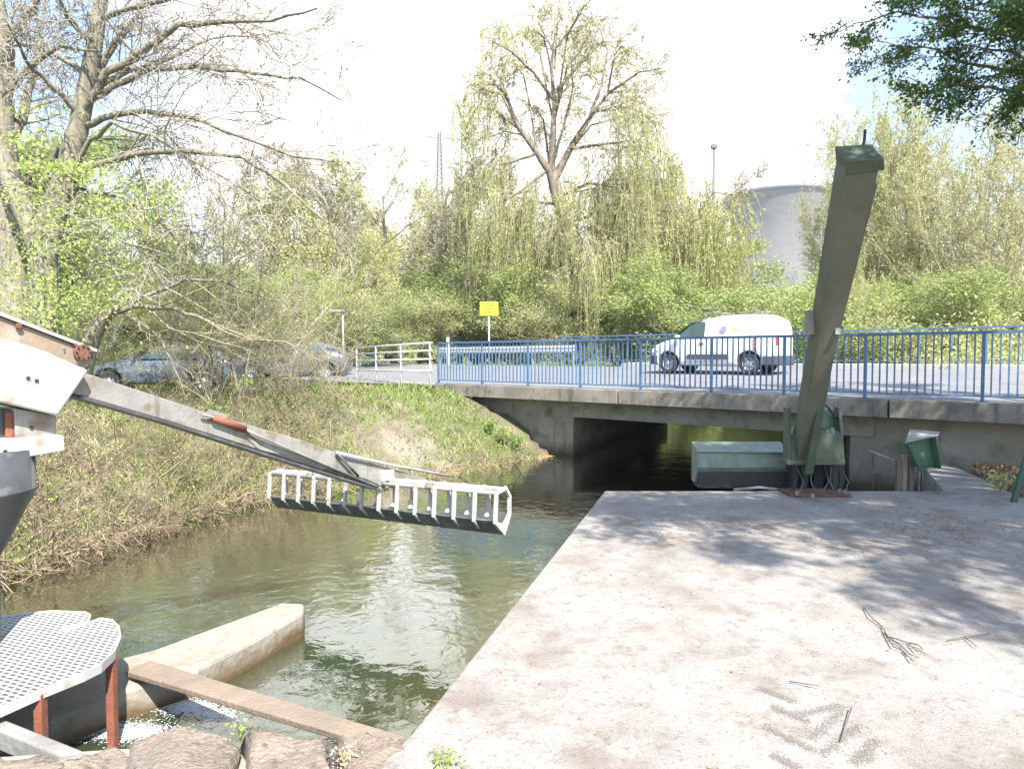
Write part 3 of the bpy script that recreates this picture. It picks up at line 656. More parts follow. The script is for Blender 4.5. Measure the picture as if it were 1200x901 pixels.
def car(loc, ang, paint, label):
    root = empty('parked_car', loc, ang, label, 'car', 'cars parked on the left bank')
    CL = [(-2.12, [(.5, .32), (.6, .36), (.62, .5), (.56, .6), (.4, .64), (.02, .66)]),
          (-2.0, [(.7, .2), (.78, .3), (.80, .55), (.74, .70), (.6, .74), (.02, .77)]),
          (-1.3, [(.78, .2), (.84, .3), (.86, .6), (.82, .84), (.66, .90), (.02, .93)]),
          (-.75, [(.78, .2), (.84, .3), (.87, .6), (.84, .90), (.70, .97), (.02, 1.0)]),
          (-.1, [(.78, .2), (.84, .3), (.87, .62), (.84, .93), (.62, 1.32), (.02, 1.38)]),
          (.6, [(.78, .2), (.84, .3), (.87, .62), (.84, .94), (.62, 1.38), (.02, 1.44)]),
          (1.3, [(.78, .2), (.84, .3), (.86, .62), (.83, .95), (.60, 1.30), (.02, 1.36)]),
          (1.9, [(.76, .24), (.82, .3), (.84, .62), (.80, .96), (.62, 1.03), (.02, 1.06)]),
          (2.12, [(.66, .3), (.74, .36), (.76, .6), (.70, .85), (.5, .9), (.02, .93)])]
    bd = loft_body(CL, paint, root); cu = list(archcut(root, bd, (-1.32, 1.28), .33, 1.2)); bake(bd, cu)
    MB().box((0, 0, .5), (3.5, 1.25, .4)).build('underbody', M['black'], root)
    for x in (-1.32, 1.28):
        for s_ in (-1, 1): wheel(root, x, s_*.74, .31, .19, s_)
    for s_ in (-1, 1):
        for poly in ([(-.62, .97), (-.15, 1.24), (.28, 1.29), (.28, .97)], [(.36, .97), (.36, 1.29), (.98, 1.25), (1.38, .99)]):
            b = MB(); b.prism([(x, s_*(.848-(z-.97)*.52), z) for x, z in poly], (0, s_*.014, .006)); b.build('side_window', M['glass'], root)
    b = MB(); b.add([(-.86, -.66, 1.01), (-.86, .66, 1.01), (-.24, .54, 1.345), (-.24, -.54, 1.345)], [(0, 1, 2, 3)]); b.build('windscreen', M['glass'], root)
    for s_ in (-1, 1):
        MB().box((-1.98, s_*.62, .62), (.16, .28, .13)).build('headlight', M['rim'], root, bevel=.03)
        MB().box((-.62, s_*.93, 1.0), (.12, .16, .12)).build('wing_mirror', paint, root, bevel=.02)
    MB().box((-2.02, 0, .38), (.2, 1.45, .16)).build('front_bumper', M['plastic'], root, bevel=.04)
    return root
c1 = at(196, 462, 20.6); car((c1.x, c1.y, hz(c1)-.0), R(8), M['carblue'], 'blue grey parked car facing left behind the twiggy bushes, nearer the big trees')
c2 = at(345, 452, 25.5); car((c2.x, c2.y, hz(c2)), R(5), M['carsilver'], 'dark silver parked car mostly hidden behind bare shrubs left of the white fence')

# ---------------------------------------------------------------- weed rake machine on the left
D = Vector((.6, .8, 0)); N_ = Vector((.8, -.6, 0)); P0 = Vector((-2.64, 4.22, 0))
def pl_(px, py, off=0.): return onp(px, py, P0+N_*off, N_)
lm = empty('weed_rake_machine', (-3.15, 3.9, 0), 0, 'grey hydraulic boom machine with a toothed rake reaching over the river', 'rake machine'); ps = []
def LP(pts, off, thick, name, m, bevel=.006, **k):
    b = MB(); b.prism([pl_(x, y, off) for x, y in pts], N_*(-thick)); o = b.build(name, m, bevel=bevel, **k); ps.append(o); return o
boom = LP([(60, 424), (100, 437), (180, 463), (250, 486), (345, 513), (400, 532), (455, 548), (500, 561), (500, 574), (445, 571), (380, 551), (320, 532), (200, 494), (93, 463), (55, 452)], 0, .17, 'boom', M['steel'])
fl = MB()
for (a, b_) in (((93, 465), (200, 496)), ((200, 496), (320, 535)), ((320, 535), (445, 574))):
    p1 = pl_(*a, .0)+N_*-.085; p2 = pl_(*b_, .0)+N_*-.085; fl.bar(p1, p2, .21, .018)
ps.append(fl.build('boom_flange', M['darksteel']))
plate = LP([(-40, 416), (-5, 402), (12, 398), (52, 411), (104, 434), (68, 487), (0, 471), (-40, 462)], .10, .42, 'cover_plate', M['plate'], bevel=.012)
hb = MB()
for x, y in ((33, 443), (43, 446)): c = pl_(x, y, .104); hb.tube([c, c+N_*.004], .011, 10)
ps.append(hb.build('bolt_hole', M['black']))
ub = LP([(-60, 352), (0, 371), (104, 411), (106, 424), (98, 430), (60, 419), (0, 402), (-60, 384)], .02, .14, 'upper_arm', M['tan'])
tf = MB(); tf.bar(pl_(-60, 348, -.05), pl_(106, 411, -.05), .19, .018); ps.append(tf.build('upper_arm_flange', M['plate']))
def disc(px, py, r, off, m, name, t=.02, k=20, nb=0):
    c = pl_(px, py, off); b = MB(); b.tube([c, c+N_*t], r, k); o = b.build(name, m, bevel=.003); ps.append(o)
    if nb:
        x = D; z = Vector((0, 0, 1)); b = MB()
        for j in range(nb): a = 2*pi*j/nb; q_ = c+(x*cos(a)+z*sin(a))*r*.74+N_*t; b.tube([q_, q_+N_*.008], .006, 6)
        ps.append(b.build('flange_bolt', M['black']))
disc(96, 413, .050, .03, M['rust'], 'pivot_flange', nb=8); disc(21, 382, .016, .03, M['rust'], 'pivot_pin')
disc(88, 404, .010, .03, M['rust'], 'pivot_pin'); disc(75, 410, .006, .03, M['black'], 'pivot_pin', .006)
LP([(17, 478), (66, 487), (66, 513), (18, 514)], .0, .30, 'bracket', M['steel'])
LP([(-40, 476), (8, 480), (17, 482), (17, 516), (-40, 518)], -.06, .22, 'bracket', M['darksteel'])
LP([(7, 482), (16, 484), (16, 515), (7, 516)], -.02, .03, 'rusty_pin', M['redrust'])
LP([(-40, 519), (75, 510), (76, 528), (18, 538), (-40, 546)], .08, .40, 'base_plate', M['plate'])
hb = MB()
for x, y, o_ in ((6, 529, .084), (37, 501, .004)): c = pl_(x, y, o_); hb.tube([c, c+N_*.004], .011, 10)
ps.append(hb.build('bolt_hole', M['black']))
def lathe(prof, c, k=36):
    b = MB(); vs = [(c[0]+r*cos(2*pi*j/k), c[1]+r*sin(2*pi*j/k), z) for r, z in prof for j in range(k)]
    b.add(vs, [(i_*k+j, i_*k+(j+1) % k, (i_+1)*k+(j+1) % k, (i_+1)*k+j) for i_ in range(len(prof)-1) for j in range(k)]); return b
cc = (-3.05, 3.86)
ps.append(lathe([(.05, 1.12), (.28, 1.12), (.285, .905), (.295, .90), (.295, .885), (.285, .88), (.10, .50), (.09, -.2), (.09, -1.0)], cc).build('pedestal_drum', M['darksteel'], smooth=True, fix=False))
ps[-1].data.polygons.foreach_set('use_smooth', [True]*len(ps[-1].data.polygons))
# ram on the boom
ra = pl_(250, 489, .03); rb2 = pl_(287, 503, .03)
ps.append(MB().tube([ra, rb2], .026, 14).build('hydraulic_ram', M['redrust'], smooth=True))
ps.append(MB().tube([pl_(236, 486, .03), ra], .010, 8).build('ram_clevis', M['steel']))
ps.append(MB().tube([rb2, pl_(306, 512, .03), pl_(362, 536, .02), pl_(440, 570, .02)], .011, 8).build('ram_rod', M['steel'], smooth=True))
hose = MB()
for o_, dy in ((.04, 2),):
    hose.tube([pl_(243, 490+dy, .0), pl_(255, 489+dy, o_), pl_(285, 500+dy, o_), pl_(305, 520+dy*.5, o_), pl_(330, 531, .012), pl_(380, 549, .012), pl_(430, 562, .012), pl_(455, 574, .03)], .005, 6)
ps.append(hose.build('hydraulic_hose', M['black'], smooth=True))
ps.append(MB().bar(pl_(245, 484, -.02), pl_(262, 489, -.02), .06, .05).build('ram_bracket', M['steel']))
ps.append(MB().tube([pl_(394, 530, .03), pl_(460, 545, .03), pl_(528, 558, .03)], .012, 8).build('tie_rod', M['plate'], smooth=True))
ps.append(MB().tube([pl_(396, 532, .035), pl_(420, 558, .035)], .012, 8).build('strut', M['darksteel'], smooth=True))
# rake
Rl = at(318, 552, 6.9); Rr = at(583, 574, 5.55); E = (Rr-Rl).normalized(); Ln = (Rr-Rl).length
Fd = Vector((E.y, -E.x, 0)).normalized()
if Fd.y < 0: Fd = -Fd
def rk(e, f, z): return Rl+E*e+Fd*f+Vector((0, 0, z))
ps.append(MB().bar(rk(0, .10, -.02), rk(Ln, .10, -.02), .07, .045).build('rake_beam', M['plate'], bevel=.005))
ps.append(MB().tube([rk(0, .0, -.03), rk(Ln, .0, -.03)], .016, 8).build('rake_shaft', M['steel'], smooth=True))
pb = MB(); pb.prism([rk(0, .0, -.27), rk(0, .02, -.275), rk(0, .135, -.345), rk(0, .125, -.36), rk(0, -.01, -.285)][::1], E*Ln); ps.append(pb.build('rake_blade', M['steel']))
pb = MB(); pb.prism([rk(0, -.035, -.255), rk(0, .0, -.25), rk(0, .09, -.375), rk(0, .07, -.385)], E*Ln); ps.append(pb.build('rake_edge', M['darksteel']))
nt_ = 14
for k in range(nt_):
    e = Ln*k/(nt_-1); th = .013
    outer = [(-.03, -.01), (.13, .01), (.205, -.08), (.205, -.24), (.10, -.40), (-.05, -.27)]
    innr = [(-.006, -.035), (.12, -.018), (.178, -.09), (.178, -.232), (.10, -.30), (-.022, -.258)]
    b = MB(); no = len(outer); base = [rk(e-th, *p_) for p_ in outer]+[rk(e-th, *p_) for p_ in innr]+[rk(e+th, *p_) for p_ in outer]+[rk(e+th, *p_) for p_ in innr]
    fs = []
    for j in range(no):
        j2 = (j+1) % no
        fs += [(j, j2, no+j2, no+j), (2*no+j, 3*no+j, 3*no+j2, 2*no+j2), (j, 2*no+j, 2*no+j2, j2), (no+j, no+j2, 3*no+j2, 3*no+j)]
    b.add(base, fs); ps.append(b.build('rake_tooth', M['plate']))
for e in (.55, 1.45, 2.0): ps.append(MB().box(rk(e, .0, .0), (.06, .06, .06)).build('rake_clamp', M['steel'], bevel=.01))
hk = MB(); c = rk(Ln*.5, .06, .0); hk.box(c+Vector((0, 0, .04)), (.30, .16, .10), math.atan2(E.y, E.x)); ps.append(hk.build('rake_mount', M['plate'], bevel=.01))
relparent(lm, ps)

# grating platform
gp = empty('grating_platform', (-3.2, 3.7, 0), 0, 'round edged pale metal grating platform on rusty legs at the lower left', 'platform'); ps = []
out_px = [(-30, 727), (0, 723), (60, 716.5), (100, 718), (106, 722), (104, 728), (78, 736), (74, 739), (80, 739), (118, 725), (131, 727), (139, 735), (141, 748), (134, 764), (118, 779), (98, 789), (50, 808), (0, 830), (-80, 858)]
op = [gnd(x, y, 0) for x, y in out_px]+[Vector((-4.3, 2.9, 0)), Vector((-4.4, 4.3, 0))]
def gratemat():
    m = mat('galvanised_grating', (.42, .415, .40), (.36, .35, .33), .55, .2, scale=5); n = m.node_tree; b = n.nodes['Principled BSDF']; src = b.inputs['Base Color'].links[0].from_socket
    t = n.nodes.new('ShaderNodeTexCoord'); mp = n.nodes.new('ShaderNodeMapping'); mp.inputs['Rotation'].default_value = (0, 0, R(22)); n.links.new(t.outputs['Object'], mp.inputs[0])
    br_ = n.nodes.new('ShaderNodeTexBrick'); br_.inputs['Scale'].default_value = 1; br_.inputs['Brick Width'].default_value = .052; br_.inputs['Row Height'].default_value = .03
    br_.inputs['Mortar Size'].default_value = .009; br_.inputs['Mortar Smooth'].default_value = .4; br_.inputs['Color1'].default_value = (.3, .3, .29, 1); br_.inputs['Color2'].default_value = (.26, .26, .25, 1); br_.inputs['Mortar'].default_value = (1, 1, 1, 1)
    n.links.new(mp.outputs[0], br_.inputs[0])
    mu = n.nodes.new('ShaderNodeMix'); mu.data_type = 'RGBA'; mu.blend_type = 'MULTIPLY'; mu.inputs[0].default_value = 1
    n.links.new(src, mu.inputs[6]); n.links.new(br_.outputs['Color'], mu.inputs[7]); n.links.new(mu.outputs[2], b.inputs['Base Color'])
    bp = n.nodes.new('ShaderNodeBump'); bp.inputs['Strength'].default_value = .6; bp.inputs['Distance'].default_value = .008; n.links.new(br_.outputs['Fac'], bp.inputs['Height']); n.links.new(bp.outputs[0], b.inputs['Normal'])
    return m
b = MB(); b.prism([p_-Vector((0, 0, .02)) for p_ in op], (0, 0, .02)); ps.append(b.build('grating', gratemat()))
b = MB()
for k in range(1, 18):
    a, c = op[k], op[k+1]; b.bar(a-Vector((0, 0, .016)), c-Vector((0, 0, .016)), .010, .05)
ps.append(b.build('edge_strip', M['plate']))
for (x, y0, z1) in ((130, 768, -1.), (47, 812, -1.)):
    p_ = gnd(x, y0, -.02); m = MB(); m.bar((p_.x, p_.y, -1.2), (p_.x, p_.y, -.02), .042); ps += [m.build('support_leg', M['redrust'])]
relparent(gp, ps)

# groyne, plank, beam, stones
g = MB(); top = [gnd(357, 706, -.36), gnd(330, 705, -.36), gnd(180, 760, -.36), gnd(20, 800, -.36), gnd(-80, 822, -.36), gnd(-60, 868, -.36), gnd(60, 842, -.36), gnd(150, 806, -.36), gnd(232, 782, -.36), gnd(300, 748, -.36), gnd(356, 716, -.36)]
g.prism([(p_.x, p_.y, -1.4) for p_ in top], (0, 0, 1.04)); gro = g.build('concrete_groyne', M['wallconc'], bevel=.03)
import bmesh
tag(gro, 'low pale concrete pier wall pointing out into the river', 'pier wall')
pk = MB(); a = [gnd(150, 781, -.30), gnd(172, 776, -.30), gnd(476, 861, -.06), gnd(455, 868, -.06), gnd(396, 856, -.06)]
a = [gnd(147, 786, -.30), gnd(176, 773, -.30), gnd(474, 862, -.07), gnd(440, 872, -.07)]
pk.prism(a, (0, 0, -.035)); tag(pk.build('timber_plank', M['wood'], bevel=.006), 'weathered wooden plank bridging from the stone wall to the concrete pier', 'plank')
bm_ = MB(); a = [gnd(-20, 832, -.08), gnd(-20, 848, -.08), gnd(70, 884, -.08), gnd(98, 879, -.08)]
bm_.prism(a, (0, 0, -.10)); tag(bm_.build('concrete_beam', M['greyconc'], bevel=.01), 'grey beam sloping from under the grating to the stone wall', 'beam')
def stone(pxs, z, h, label, seed):
    r = random.Random(seed); base = [gnd(x, y, z) for x, y in pxs]; n = len(base); c = sum(base, Vector())/n
    bm = bmesh.new(); ring = []
    for lvl, (sc, dz) in enumerate(((.86, 0), (.97, -.035), (1.0, -.12), (.98, -h))):
        ring.append([bm.verts.new(c+(p_-c)*sc+Vector((0, 0, dz))) for p_ in base])
    bm.faces.new(ring[0])
    for a_, b_ in zip(ring, ring[1:]):
        for j in range(n): bm.faces.new((a_[j], a_[(j+1) % n], b_[(j+1) % n], b_[j]))
    bmesh.ops.triangulate(bm, faces=[f for f in bm.faces if len(f.verts) > 4])
    bmesh.ops.recalc_face_normals(bm, faces=bm.faces)
    bmesh.ops.subdivide_edges(bm, edges=bm.edges, cuts=7, use_grid_fill=True)
    from mathutils import noise
    for v in bm.verts:
        v.co += Vector((noise.noise(v.co*5+Vector((seed, 0, 0))), noise.noise(v.co*5+Vector((0, seed, 0))), noise.noise(v.co*4+Vector((0, 0, seed)))))*.045
        v.co += Vector((0, 0, 1))*(abs(noise.noise(v.co*11+Vector((seed, 0, 0))))*-.022+noise.noise(v.co*34)*.006)
    me = bpy.data.meshes.new('wall_stone'); bm.to_mesh(me); bm.free(); me.materials.append(M['stone'])
    me.polygons.foreach_set('use_smooth', [True]*len(me.polygons))
    tag(link(bpy.data.objects.new('wall_stone', me)), label, 'stone', 'rubble stones topping the river wall')
stone([(-30, 868), (55, 880), (100, 905), (90, 960), (-40, 960)], -.06, .9, 'flat grey stone at the lower left corner beside the sloping beam', 1)
stone([(70, 888), (135, 866), (158, 880), (150, 960), (80, 960)], -.04, .9, 'small wedge stone between the corner slab and the long block', 2)
stone([(152, 858), (175, 849), (265, 853), (284, 868), (270, 960), (140, 960)], -.01, .9, 'long pinkish block left of the grass tuft', 3)
stone([(288, 856), (330, 854), (385, 856), (396, 880), (380, 960), (284, 960)], -.01, .9, 'squarish brown block right of the grass tuft', 4)
stone([(392, 853), (425, 846), (470, 864), (493, 884), (490, 960), (396, 960)], .0, .9, 'pale block meeting the quay slab under the plank end', 5)
cm = MB(); a = [gnd(x, y, -.05) for x, y in ((-60, 875), (140, 862), (470, 862), (500, 890), (500, 990), (-60, 990))]
cm.prism([(p_.x, p_.y, -1.3) for p_ in a], (0, 0, 1.19)); tag(cm.build('river_wall', M['wallconc']), 'mortared river wall carrying the rubble stones', kind='structure')
ch = MB()
for k in range(9):
    c = gnd(388+k*.4+random.uniform(-2, 2), 872+k*5, 0.012); a_ = random.uniform(0, pi); ax = Vector((cos(a_), sin(a_), 0)); ay = Vector((-sin(a_), cos(a_), .5*(k % 2))).normalized()
    ch.tube([c+ax*cos(t_)*.016+ay*sin(t_)*.010+Vector((0, 0, .012)) for t_ in np.linspace(0, 2*pi, 11)], .0035, 5, cap=False)
tag(ch.build('iron_chain', M['darksteel'], smooth=True), 'short dark iron chain lying over the stones at the bottom', 'chain')

# ---------------------------------------------------------------- folded rake machine on the quay
rmch = empty('folded_rake_machine', (3.72, 8.3, 0), 0, 'olive green machine with a tall square arm folded up on the quay edge', 'rake machine'); ps = []
def quad_prism(lowpx, Yl, hipx, Yh, thick, name, m, bevel=.008):
    a, b_ = [at(x, y, Yl) for x, y in lowpx]; c, d_ = [at(x, y, Yh) for x, y in hipx]
    nrm = (b_-a).cross(c-a).normalized()
    if nrm.y < 0: nrm = -nrm
    q = MB(); q.prism([a, b_, c, d_], nrm*thick); o = q.build(name, m, bevel=bevel); ps.append(o); return o
quad_prism([(934, 541), (949, 541)], 8.15, [(1034, 184), (993, 187)], 6.3, .24, 'arm', M['olive'], .015)
# thinner rail along the arm's right side
quad_prism([(944, 556), (953, 556)], 8.05, [(986, 372), (977, 370)], 7.35, .05, 'arm_rail', M['dkgreen'])
quad_prism([(951, 505), (955, 505)], 8.10, [(1029, 215), (1025, 215)], 6.6, .08, 'side_channel', M['olive'])
c0 = at(1013, 186, 6.3)
quad_prism([(993, 205), (1037, 200)], 6.35, [(1036, 186), (992, 189)], 6.26, .27, 'arm_head', M['dkgreen'])
ps.append(MB().tube([at(1011, 176, 6.45), at(1013, 163, 6.45), at(1014, 152, 6.42)], .014, 8).build('head_hook', M['black']))
ps.append(MB().box(at(950, 378, 7.38), (.09, .10, .26)).build('hinge_plate', M['steel'])); ps.append(MB().box(at(980, 382, 7.25), (.05, .08, .18)).build('hinge_plate', M['steel']))
for f_ in (.44, .47):
    aL = at(934+(993-934)*f_-1.5, 541+(187-541)*f_, 8.15+(6.3-8.15)*f_-.012); aR = at(949+(1034-949)*f_+1.5, 541+(184-541)*f_, 8.15+(6.3-8.15)*f_-.012)
    ps.append(MB().bar(aL, aR, .02, .035).build('joint_flange', M['dkgreen']))
wm = MB()
for f_ in (.2, .3, .62, .74, .86):
    for g_ in (.12, .88):
        lo_ = 934+15*g_; hi_ = 993+41*g_; c = at(lo_+(hi_-lo_)*f_, 541+(185-541)*f_, 8.15+(6.3-8.15)*f_-.01); wm.tube([c, c+Vector((0, -.012, .004))], .011, 6)
ps.append(wm.build('bolt_row', M['darksteel']))
dt = MB()
for x, y in ((968, 366), (957, 421), (987, 262), (990, 300)): 
    t_ = (541-y)/(541-186); Yq = 8.15+(6.3-8.15)*t_-.012; dt.tube([at(x, y, Yq), at(x, y, Yq)+Vector((0, .02, 0))], .014, 10)
ps.append(dt.build('rivet', M['black']))
def hbox(px0, px1, py0, py1, Y, dep, name, m, bev=.01, ztop_slope=0):
    a = at(px0, py1, Y); b_ = at(px1, py0, Y); q = MB(); q.prism([(a.x, Y, a.z), (b_.x, Y, a.z), (b_.x, Y, b_.z), (a.x, Y, b_.z)], (0, dep, 0)); o = q.build(name, m, bevel=bev); ps.append(o); return o
hbox(926, 989, 508, 540, 8.15, .15, 'housing', M['dkgreen'])
hbox(922, 991, 539, 545, 8.12, .22, 'base_frame', M['dkgreen'])
bk = MB(); a = at(928, 508, 8.36); b_ = at(989, 480, 8.36); bk.prism([(a.x, 8.36, a.z), (b_.x, 8.36, a.z), (b_.x-.03, 8.36, b_.z), (a.x+.12, 8.36, b_.z)], (0, .05, 0)); ps.append(bk.build('back_plate', M['greenbox']))
sp_ = MB(); a = at(923, 541, 8.13); b_ = at(928, 478, 8.13); sp_.prism([(a.x, 8.13, a.z), (a.x, 8.28, a.z), (a.x, 8.28, b_.z), (a.x, 8.13, b_.z)], (.03, 0, 0)); ps.append(sp_.build('side_plate', M['dkgreen']))
sp_ = MB(); a = at(990, 541, 8.13); sp_.prism([(a.x, 8.13, a.z), (a.x, 8.36, a.z), (a.x, 8.36, b_.z), (a.x, 8.25, b_.z)], (-.03, 0, 0)); ps.append(sp_.build('side_plate', M['dkgreen']))
ps.append(MB().tube([at(963, 468, 7.95), at(986, 496, 8.4)], .018, 8).build('stay_rod', M['darksteel'], smooth=True))
# sun bleached bundle in the housing
sk = MB(); c = at(965, 512, 8.20)
for k in range(7): sk.tube([c+Vector((-.22+.07*k, .0, -.05)), c+Vector((-.2+.065*k, .05, .04+.02*(k % 3))), c+Vector((-.18+.065*k, .1, .02))], .04, 8)
ps.append(sk.build('cover_sheet', M['dirtygreen'], smooth=True))
for x in (931, 943, 962, 978, 986):
    lg_ = MB(); a = at(x, 545, 8.3+.1*(x % 3)); w_ = .05; 
    lg_.prism([(a.x-w_, a.y, a.z+.02), (a.x+w_, a.y, a.z+.02), (a.x+w_*.6+.02, a.y, .13), (a.x+w_*.45, a.y, .0), (a.x-w_*.35, a.y, .0), (a.x-w_*.3, a.y, .14)], (0, .16, 0)); ps.append(lg_.build('support_leg', M['black'], bevel=.006))
fp = MB(); a = gnd(921, 576, .0); b_ = gnd(998, 583, 0); fp.prism([(3.3, 8.02, .004), (4.02, 8.02, .004), (4.02, 8.42, .004), (3.3, 8.42, .004)], (0, 0, .03)); ps.append(fp.build('foot_plate', M['rust'], bevel=.005))
hs = MB()
for k, (x0, x1) in enumerate(((933, 936), (951, 955), (966, 962), (974, 977), (984, 990))):
    t_ = at(x0, 546, 8.15); e_ = gnd(x1, 582-2*(k % 2), .02); m_ = (t_+e_)/2+Vector((.05*(-1)**k, -.05, 0)); hs.tube([t_, m_, e_+Vector((0, 0, .04)), e_+Vector((.07, -.04, 0))], .008, 6)
ps.append(hs.build('hydraulic_hose', M['darksteel'], smooth=True))
cp = MB()
for x, y in ((934, 580), (952, 583), (984, 578), (990, 579)): c = gnd(x, y, .03); cp.tube([c, c+Vector((0, 0, .05))], .022, 10)
ps.append(cp.build('anchor_cap', M['steel']))
# horizontal bucket over the water
def bucket(x0, x1, y0, y1, y2, y3, Y):
    a = at(x0, y1, Y); b_ = at(x1, y1, Y); tz = at(x0, y0, Y+.32).z; bz = at(x0, y2, Y).z; cz = at(x0, y3, Y+.12).z
    q = MB(); q.prism([(a.x, Y, a.z), (a.x, Y+.32, tz), (a.x, Y+.32, cz), (a.x, Y+.15, cz), (a.x, Y, bz)], (b_.x-a.x, 0, 0)); return q
ps.append(bucket(818, 926, 517, 530, 548, 566, 8.62).build('rake_bucket', M['dirtygreen'], bevel=.01))
q = MB(); a = at(820, 549, 8.64); b_ = at(924, 572, 8.64); q.prism([(a.x, 8.66, b_.z), (b_.x, 8.66, b_.z), (b_.x, 8.66, a.z), (a.x, 8.66, a.z)], (0, .28, 0)); ps.append(q.build('bucket_shadow_skirt', M['black']))  # black block standing in for the shade under the bucket
ps[-1].name = 'bucket_underside_shade'
q = MB(); q.bar(at(818, 530, 8.61), at(926, 531, 8.61), .012, .02); ps.append(q.build('bucket_seam', M['dkgreen']))
ps.append(MB().tube([at(860, 574, 8.5), at(890, 571, 8.45), at(925, 575, 8.4)], .02, 8).build('bucket_brace', M['steel'], smooth=True))
relparent(rmch, ps)

# green tilted box on posts, timber posts, handle bar
gb = empty('green_sheet_box', at(1083, 578, 8.5), 0, 'tilted green sheet metal box on thin posts at the quay edge', 'box'); ps = []
fr_ = [at(1063, 519, 8.35), at(1097, 512, 8.35), at(1103, 549, 8.42), at(1078, 550, 8.42)]
bkp = [at(1066, 507, 8.62), at(1099, 511, 8.62), at(1103, 547, 8.68), at(1080, 548, 8.68)]
def openbox(fr, bk_, t):
    b = MB(); c = sum(fr, Vector())/4; ins_ = [p_+(c-p_)*.06+Vector((0, .03, 0)) for p_ in fr]; deep = [p_+(c-p_)*.10+Vector((0, .12, 0)) for p_ in fr]
    n = 4; b.add(fr+bk_+ins_+deep, [(0, 1, 5, 4), (1, 2, 6, 5), (2, 3, 7, 6), (3, 0, 4, 7), (4, 5, 6, 7), (0, 1, 9, 8), (1, 2, 10, 9), (2, 3, 11, 10), (3, 0, 8, 11), (8, 9, 13, 12), (9, 10, 14, 13), (10, 11, 15, 14), (11, 8, 12, 15), (12, 13, 14, 15)]); return b
ps.append(openbox(fr_, bkp, .01).build('casing', M['greenbox']))
b = MB(); b.prism([at(1061, 519, 8.33), at(1099, 511, 8.33), at(1101, 507, 8.64), at(1066, 504, 8.64)], (0, 0, .012)); ps.append(b.build('lid', M['steel']))
for x in (1077, 1081): ps.append(MB().bar(at(x, 549, 8.5), Vector((at(x, 549, 8.5).x, 8.5, -.7)), .02, .02).build('post', M['darksteel']))
relparent(gb, ps)
tp = empty('mooring_post', at(1062, 578, 8.55), 0, 'old paired timber posts standing left of the green box', 'post'); ps = []
for x, dy in ((1053, 0), (1060, .06), (1068, .02)):
    p_ = at(x, 533+4*(x % 2), 8.55+dy); ps.append(MB().bar(p_, (p_.x, p_.y, -1.), .055, .06).build('timber', M['darkwood'] if x != 1060 else M['conc'], bevel=.005))
ps.append(MB().tube([at(1019, 528, 9.0), at(1051, 541, 8.6)], .012, 8).build('handle_bar', M['steel'], smooth=True))
ps.append(MB().tube([at(1023, 531, 9.0), at(1023, 560, 9.0), Vector((at(1023, 560, 9.0).x, 9.0, -1))], .010, 6).build('handle_stem', M['rust']))
relparent(tp, ps)
gpst = MB().tube([gnd(1188, 588, 0)-Vector((0, 0, .2)), gnd(1188, 588, 0), gnd(1188, 588, 0)+Vector((.16, .0, .62)), gnd(1188, 588, 0)+Vector((.30, .0, 1.0))], .035, 12)
tag(gpst.build('leaning_pole', mat('dark_green_paint', (.03, .09, .06), rough=.5), smooth=True), 'dark green leaning pole at the right edge of the quay', 'pole')
